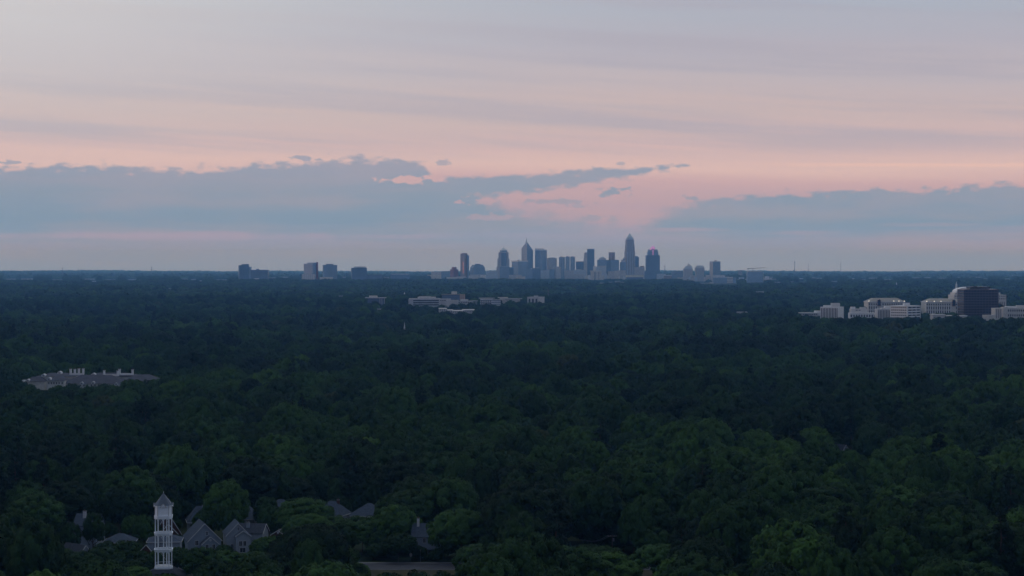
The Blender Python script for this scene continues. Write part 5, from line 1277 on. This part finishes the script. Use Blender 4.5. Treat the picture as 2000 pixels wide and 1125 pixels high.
ORD = ['first', 'second', 'third', 'fourth', 'fifth', 'sixth', 'seventh', 'eighth', 'ninth', 'tenth', 'eleventh', 'twelfth', 'thirteenth', 'fourteenth', 'fifteenth', 'sixteenth', 'seventeenth', 'eighteenth', 'nineteenth', 'twentieth',
       'twenty-first', 'twenty-second', 'twenty-third', 'twenty-fourth', 'twenty-fifth', 'twenty-sixth', 'twenty-seventh', 'twenty-eighth', 'twenty-ninth', 'thirtieth', 'thirty-first', 'thirty-second', 'thirty-third', 'thirty-fourth', 'thirty-fifth', 'thirty-sixth', 'thirty-seventh', 'thirty-eighth', 'thirty-ninth', 'fortieth']
def hue_word(t): return 'brownish' if t > .97 else 'yellow-green' if t > .78 else 'bright green' if t > .58 else 'mid-green' if t > .42 else 'dark green' if t > .22 else 'blackish green'

def build_trees():
    g = np.random.default_rng(11)
    hand = []
    for i, (x, yt, w, d, tint, lb) in enumerate(HAND):
        p = at(x, yt, d); R = w / F * d / 2 * 1.02
        Ht = p.z - float(gz(p.x, d))
        hand.append((p.x, d, R, Ht, tint))
        if lb: tree_thing('broadleaf_tree', p.x, d, R, Ht, tint, lb, i, 'broadleaf trees of the near wood')
        else: BRIGHT.append((p.x, d, R, Ht, tint))
    HA = np.array(hand)
    # shrubs and small garden trees between the houses
    for k, (x, d_, w, h_, tn_, lb) in enumerate(SHRUBS):
        X = xpx(x, d_)
        e = thing('shrub', (X, d_, 0), lb, 'shrub', 'shrubs in the gardens', rz=k * 1.7)
        o = child('foliage', MID[k % len(MID)], e, (0, 0, h_ * .5), 0, (w / 2, w / 2, h_ * .72)); o['tint'] = tn_
        child('stem', TRUNK[k % 4], e, (0, 0, 0), 0, (h_ * .5,) * 3)
        hand.append((X, d_, w / 2, h_, tn_))
    HA = np.array(hand)
    # random near wood
    P = jgrid(470, 1900, 16.6, 1.16, g); nb = len(P)
    R = np.clip(g.normal(7.7, 1.7, nb), 4.6, 12.0); Ht = np.clip(R * g.uniform(1.2, 1.55, nb) + g.normal(9.0, 3.0, nb), 11, 29)
    # the lower storey between the big trees
    P2 = jgrid(470, 1900, 12.0, 1.16, g); n2 = len(P2)
    R2 = np.clip(g.normal(5.0, 1.1, n2), 3.0, 8.0); H2 = np.clip(g.normal(9.0, 2.6, n2), 4, 15)
    low = np.concatenate([np.zeros(nb, bool), np.ones(n2, bool)])
    P = np.concatenate([P, P2]); R = np.concatenate([R, R2]); Ht = np.concatenate([Ht, H2])
    ok = allowed(P[:, 0], P[:, 1], R, Ht)
    ok &= g.random(len(P)) > .06
    for (x, d, r, h_, t_) in HA: ok &= np.hypot(P[:, 0] - x, P[:, 1] - d) > (r + R) * .62
    # open ground of road and lawns
    px, py = proj(P[:, 0], P[:, 1], 0 * R)
    ok &= ~((P[:, 1] > 620) & (P[:, 1] < 640) & (px > 690) & (px < 905))
    P, R, Ht, low = P[ok], R[ok], Ht[ok], low[ok]
    tn = tints(P[:, 0], P[:, 1], g)
    px, py = proj(P[:, 0], P[:, 1], Ht); pr = R * F / P[:, 1]
    pine = (g.random(len(P)) < .05) | (((px > 1590) & (px < 1760) & (P[:, 1] > 860) & (P[:, 1] < 990)) & (g.random(len(P)) < .7)) | ((px < 240) & (P[:, 1] > 700) & (P[:, 1] < 800) & (g.random(len(P)) < .5))
    vis = (px + pr > 0) & (px - pr < 2000) & (py < 1125)
    order = np.argsort(P[:, 1])
    pine &= ~low & allowed(P[:, 0], P[:, 1], R * .7, Ht * 1.25)
    tn = np.where(low, np.clip(tn * .85, 0, .6), tn)
    broad = [i for i in order if vis[i] and not pine[i] and not low[i]][:300 - sum(1 for h in HAND if h[5])]
    pines = [i for i in order if vis[i] and pine[i]][:60]
    done = np.zeros(len(P), bool)
    # name them row by row
    def rows(ids, n_row, kind, group, word):
        for r in range(0, len(ids), n_row):
            row = sorted(ids[r:r + n_row], key=lambda i: px[i])
            for k, i in enumerate(row):
                done[i] = True
                half = len(row) / 2
                side = f'{ORD[k]} from the left' if k < half else f'{ORD[len(row) - 1 - k]} from the right'
                lb = f'{hue_word(tn[i])} {word}, {side} in the {ORD[r // n_row]} row ' + ('of pines' if kind == 'pine_tree' else 'from the front')
                t_ = tn[i] if kind != 'pine_tree' else g.random() * .7
                tree_thing(kind, P[i, 0], P[i, 1], R[i] * (.62 if kind == 'pine_tree' else 1), Ht[i] * (1.2 if kind == 'pine_tree' else 1), t_, lb, int(i), group)
    rows(broad, 15, 'broadleaf_tree', 'broadleaf trees of the near wood', 'crown')
    rows(pines, 6, 'pine_tree', 'pines standing in the near wood', 'pine')
    rest = ~done
    near = dict(P=P[rest], R=R[rest], H=Ht[rest], t=tn[rest], pine=pine[rest])
    sets = []
    # (points, radius, height, tint, kind) for the woods that no one can count
    def wood(y0, y1, s, r0, rs, h0, hs, margin, seed, s2=None):
        gg = np.random.default_rng(seed)
        P = jgrid(y0, y1, s, margin, gg); nb = len(P)
        R = np.clip(gg.normal(r0, rs, nb), r0 * .5, r0 * 1.7); H = np.clip(gg.normal(h0, hs, nb), h0 * .55, h0 * 1.5)
        lowm = np.zeros(nb, bool)
        if s2:
            P2 = jgrid(y0, y1, s2, margin, gg); n2 = len(P2)
            P = np.concatenate([P, P2]); R = np.concatenate([R, np.clip(gg.normal(r0 * .62, rs * .6, n2), r0 * .35, r0)]); H = np.concatenate([H, np.clip(gg.normal(h0 * .42, hs * .6, n2), h0 * .25, h0 * .7)])
            lowm = np.concatenate([lowm, np.ones(n2, bool)])
        ok = allowed(P[:, 0], P[:, 1], R, H); P, R, H, lowm = P[ok], R[ok], H[ok], lowm[ok]
        return dict(P=P, R=R, H=H, t=tints(P[:, 0], P[:, 1], gg), pine=(gg.random(len(P)) < .06) & ~lowm & allowed(P[:, 0], P[:, 1], R * .7, H * 1.2))
    near['n'] = 'near'
    return near, wood(1900, 4600, 22.0, 10.2, 2.6, 20.5, 4.4, 1.12, 21, 16.5), wood(4600, 12300, 30, 14.5, 4.2, 20, 5.5, 1.10, 22, 30), wood(12300, 27000, 95, 60, 18, 16, 6, 1.1, 23)
BRIGHT = []
near, midw, farw, vfar = build_trees()

def proto(name, me, trunk=None):
    o = bpy.data.objects.new(name, me); return o
def scatter(name, sets, meshes, label):
    """one object: points that carry crowns (geometry nodes)"""
    coll = bpy.data.collections.new(name + '_kinds')
    for i, me in enumerate(meshes): coll.objects.link(bpy.data.objects.new(f'{name}_kind_{i:02d}', me))
    P, S_, I_, T_n, R_ = sets
    me = bpy.data.meshes.new(name); me.vertices.add(len(P)); me.vertices.foreach_set('co', P.astype(np.float32).ravel())
    a = me.attributes.new('scl', 'FLOAT_VECTOR', 'POINT'); a.data.foreach_set('vector', S_.astype(np.float32).ravel())
    a = me.attributes.new('rot', 'FLOAT_VECTOR', 'POINT'); a.data.foreach_set('vector', R_.astype(np.float32).ravel())
    a = me.attributes.new('idx', 'INT', 'POINT'); a.data.foreach_set('value', I_.astype(np.int32))
    a = me.attributes.new('tint', 'FLOAT', 'POINT'); a.data.foreach_set('value', T_n.astype(np.float32))
    o = bpy.data.objects.new(name, me); col.objects.link(o)
    ng = bpy.data.node_groups.new(name + '_scatter', 'GeometryNodeTree')
    ng.interface.new_socket('Geometry', in_out='INPUT', socket_type='NodeSocketGeometry'); ng.interface.new_socket('Geometry', in_out='OUTPUT', socket_type='NodeSocketGeometry')
    gi = ng.nodes.new('NodeGroupInput'); go = ng.nodes.new('NodeGroupOutput')
    ip = ng.nodes.new('GeometryNodeInstanceOnPoints'); ci = ng.nodes.new('GeometryNodeCollectionInfo')
    ci.inputs[0].default_value = coll; ci.inputs['Separate Children'].default_value = True; ci.inputs['Reset Children'].default_value = True
    def attr(n, t):
        k = ng.nodes.new('GeometryNodeInputNamedAttribute'); k.data_type = t; k.inputs[0].default_value = n; return k.outputs[0]
    L = ng.links
    L.new(gi.outputs[0], ip.inputs['Points']); L.new(ci.outputs[0], ip.inputs['Instance']); ip.inputs['Pick Instance'].default_value = True
    L.new(attr('idx', 'INT'), ip.inputs['Instance Index']); L.new(attr('scl', 'FLOAT_VECTOR'), ip.inputs['Scale']); L.new(attr('rot', 'FLOAT_VECTOR'), ip.inputs['Rotation'])
    L.new(ip.outputs[0], go.inputs[0])
    md = o.modifiers.new('scatter', 'NODES'); md.node_group = ng
    tag(o, label, 'woodland', kind='stuff')
    return o
def pack(s, nb, npine, seed, squash=.8):
    g = np.random.default_rng(seed); n = len(s['P'])
    X, Y = s['P'][:, 0], s['P'][:, 1]; z = gz(X, Y)
    idx = g.integers(0, nb, n); R, H = s['R'].copy(), s['H'].copy()
    half = np.minimum(np.maximum(H * .46, R * .55), R * 1.1)
    cz = z + H - half; sc3 = np.stack([R, R, half / squash], 1)
    if npine:
        pn = s['pine']; idx = np.where(pn, nb + g.integers(0, npine, n), idx)
        Hp = H * 1.15; sc3[pn] = np.stack([R * .6, R * .6, Hp * .28], 1)[pn]; cz[pn] = (z + Hp * .74)[pn]
    rot = np.stack([g.normal(0, .05, n), g.normal(0, .05, n), g.uniform(0, 6.283, n)], 1)
    return np.stack([X, Y, cz], 1), sc3, idx, s['t'], rot
bx = np.array(BRIGHT)
if len(bx):
    near['P'] = np.concatenate([near['P'], bx[:, :2]]); near['R'] = np.concatenate([near['R'], bx[:, 2]]); near['H'] = np.concatenate([near['H'], bx[:, 3]]); near['t'] = np.concatenate([near['t'], bx[:, 4]]); near['pine'] = np.concatenate([near['pine'], np.zeros(len(bx), bool)])
scatter('woodland', pack(near, len(NEAR), len(PINE), 31), NEAR + PINE, 'dense dark green wood behind the nearest trees and houses')
scatter('woodland', pack(midw, len(MID), len(PINEM), 32), MID + PINEM, 'blue-green wood reaching to the pale office buildings')
scatter('woodland', pack(farw, len(FAR), 0, 33, .7), FAR, 'hazy blue wood stretching to the foot of the city')
scatter('woodland', pack(vfar, len(FAR), 0, 34, .7), FAR, 'faint blue wooded hills along the horizon')

# ------------------------------------------------------------------ haze
def build_haze():
    mb = MB().box(-12500, 12500, -900, 29500, -12, 330)
    m = bpy.data.materials.new('haze'); m.use_nodes = True; t = m.node_tree
    for n in list(t.nodes): t.nodes.remove(n)
    out = t.nodes.new('ShaderNodeOutputMaterial'); pv = t.nodes.new('ShaderNodeVolumePrincipled')
    pv.inputs['Color'].default_value = (.19, .48, 1.0, 1); pv.inputs['Density'].default_value = 5.5e-5; pv.inputs['Anisotropy'].default_value = 0.72; pv.inputs['Absorption Color'].default_value = (1, 1, 1, 1)
    t.links.new(pv.outputs[0], out.inputs['Volume'])
    o = mb.build('haze', m); tag(o, 'thin blue evening haze over the wood and city', 'haze', kind='stuff')
build_haze()
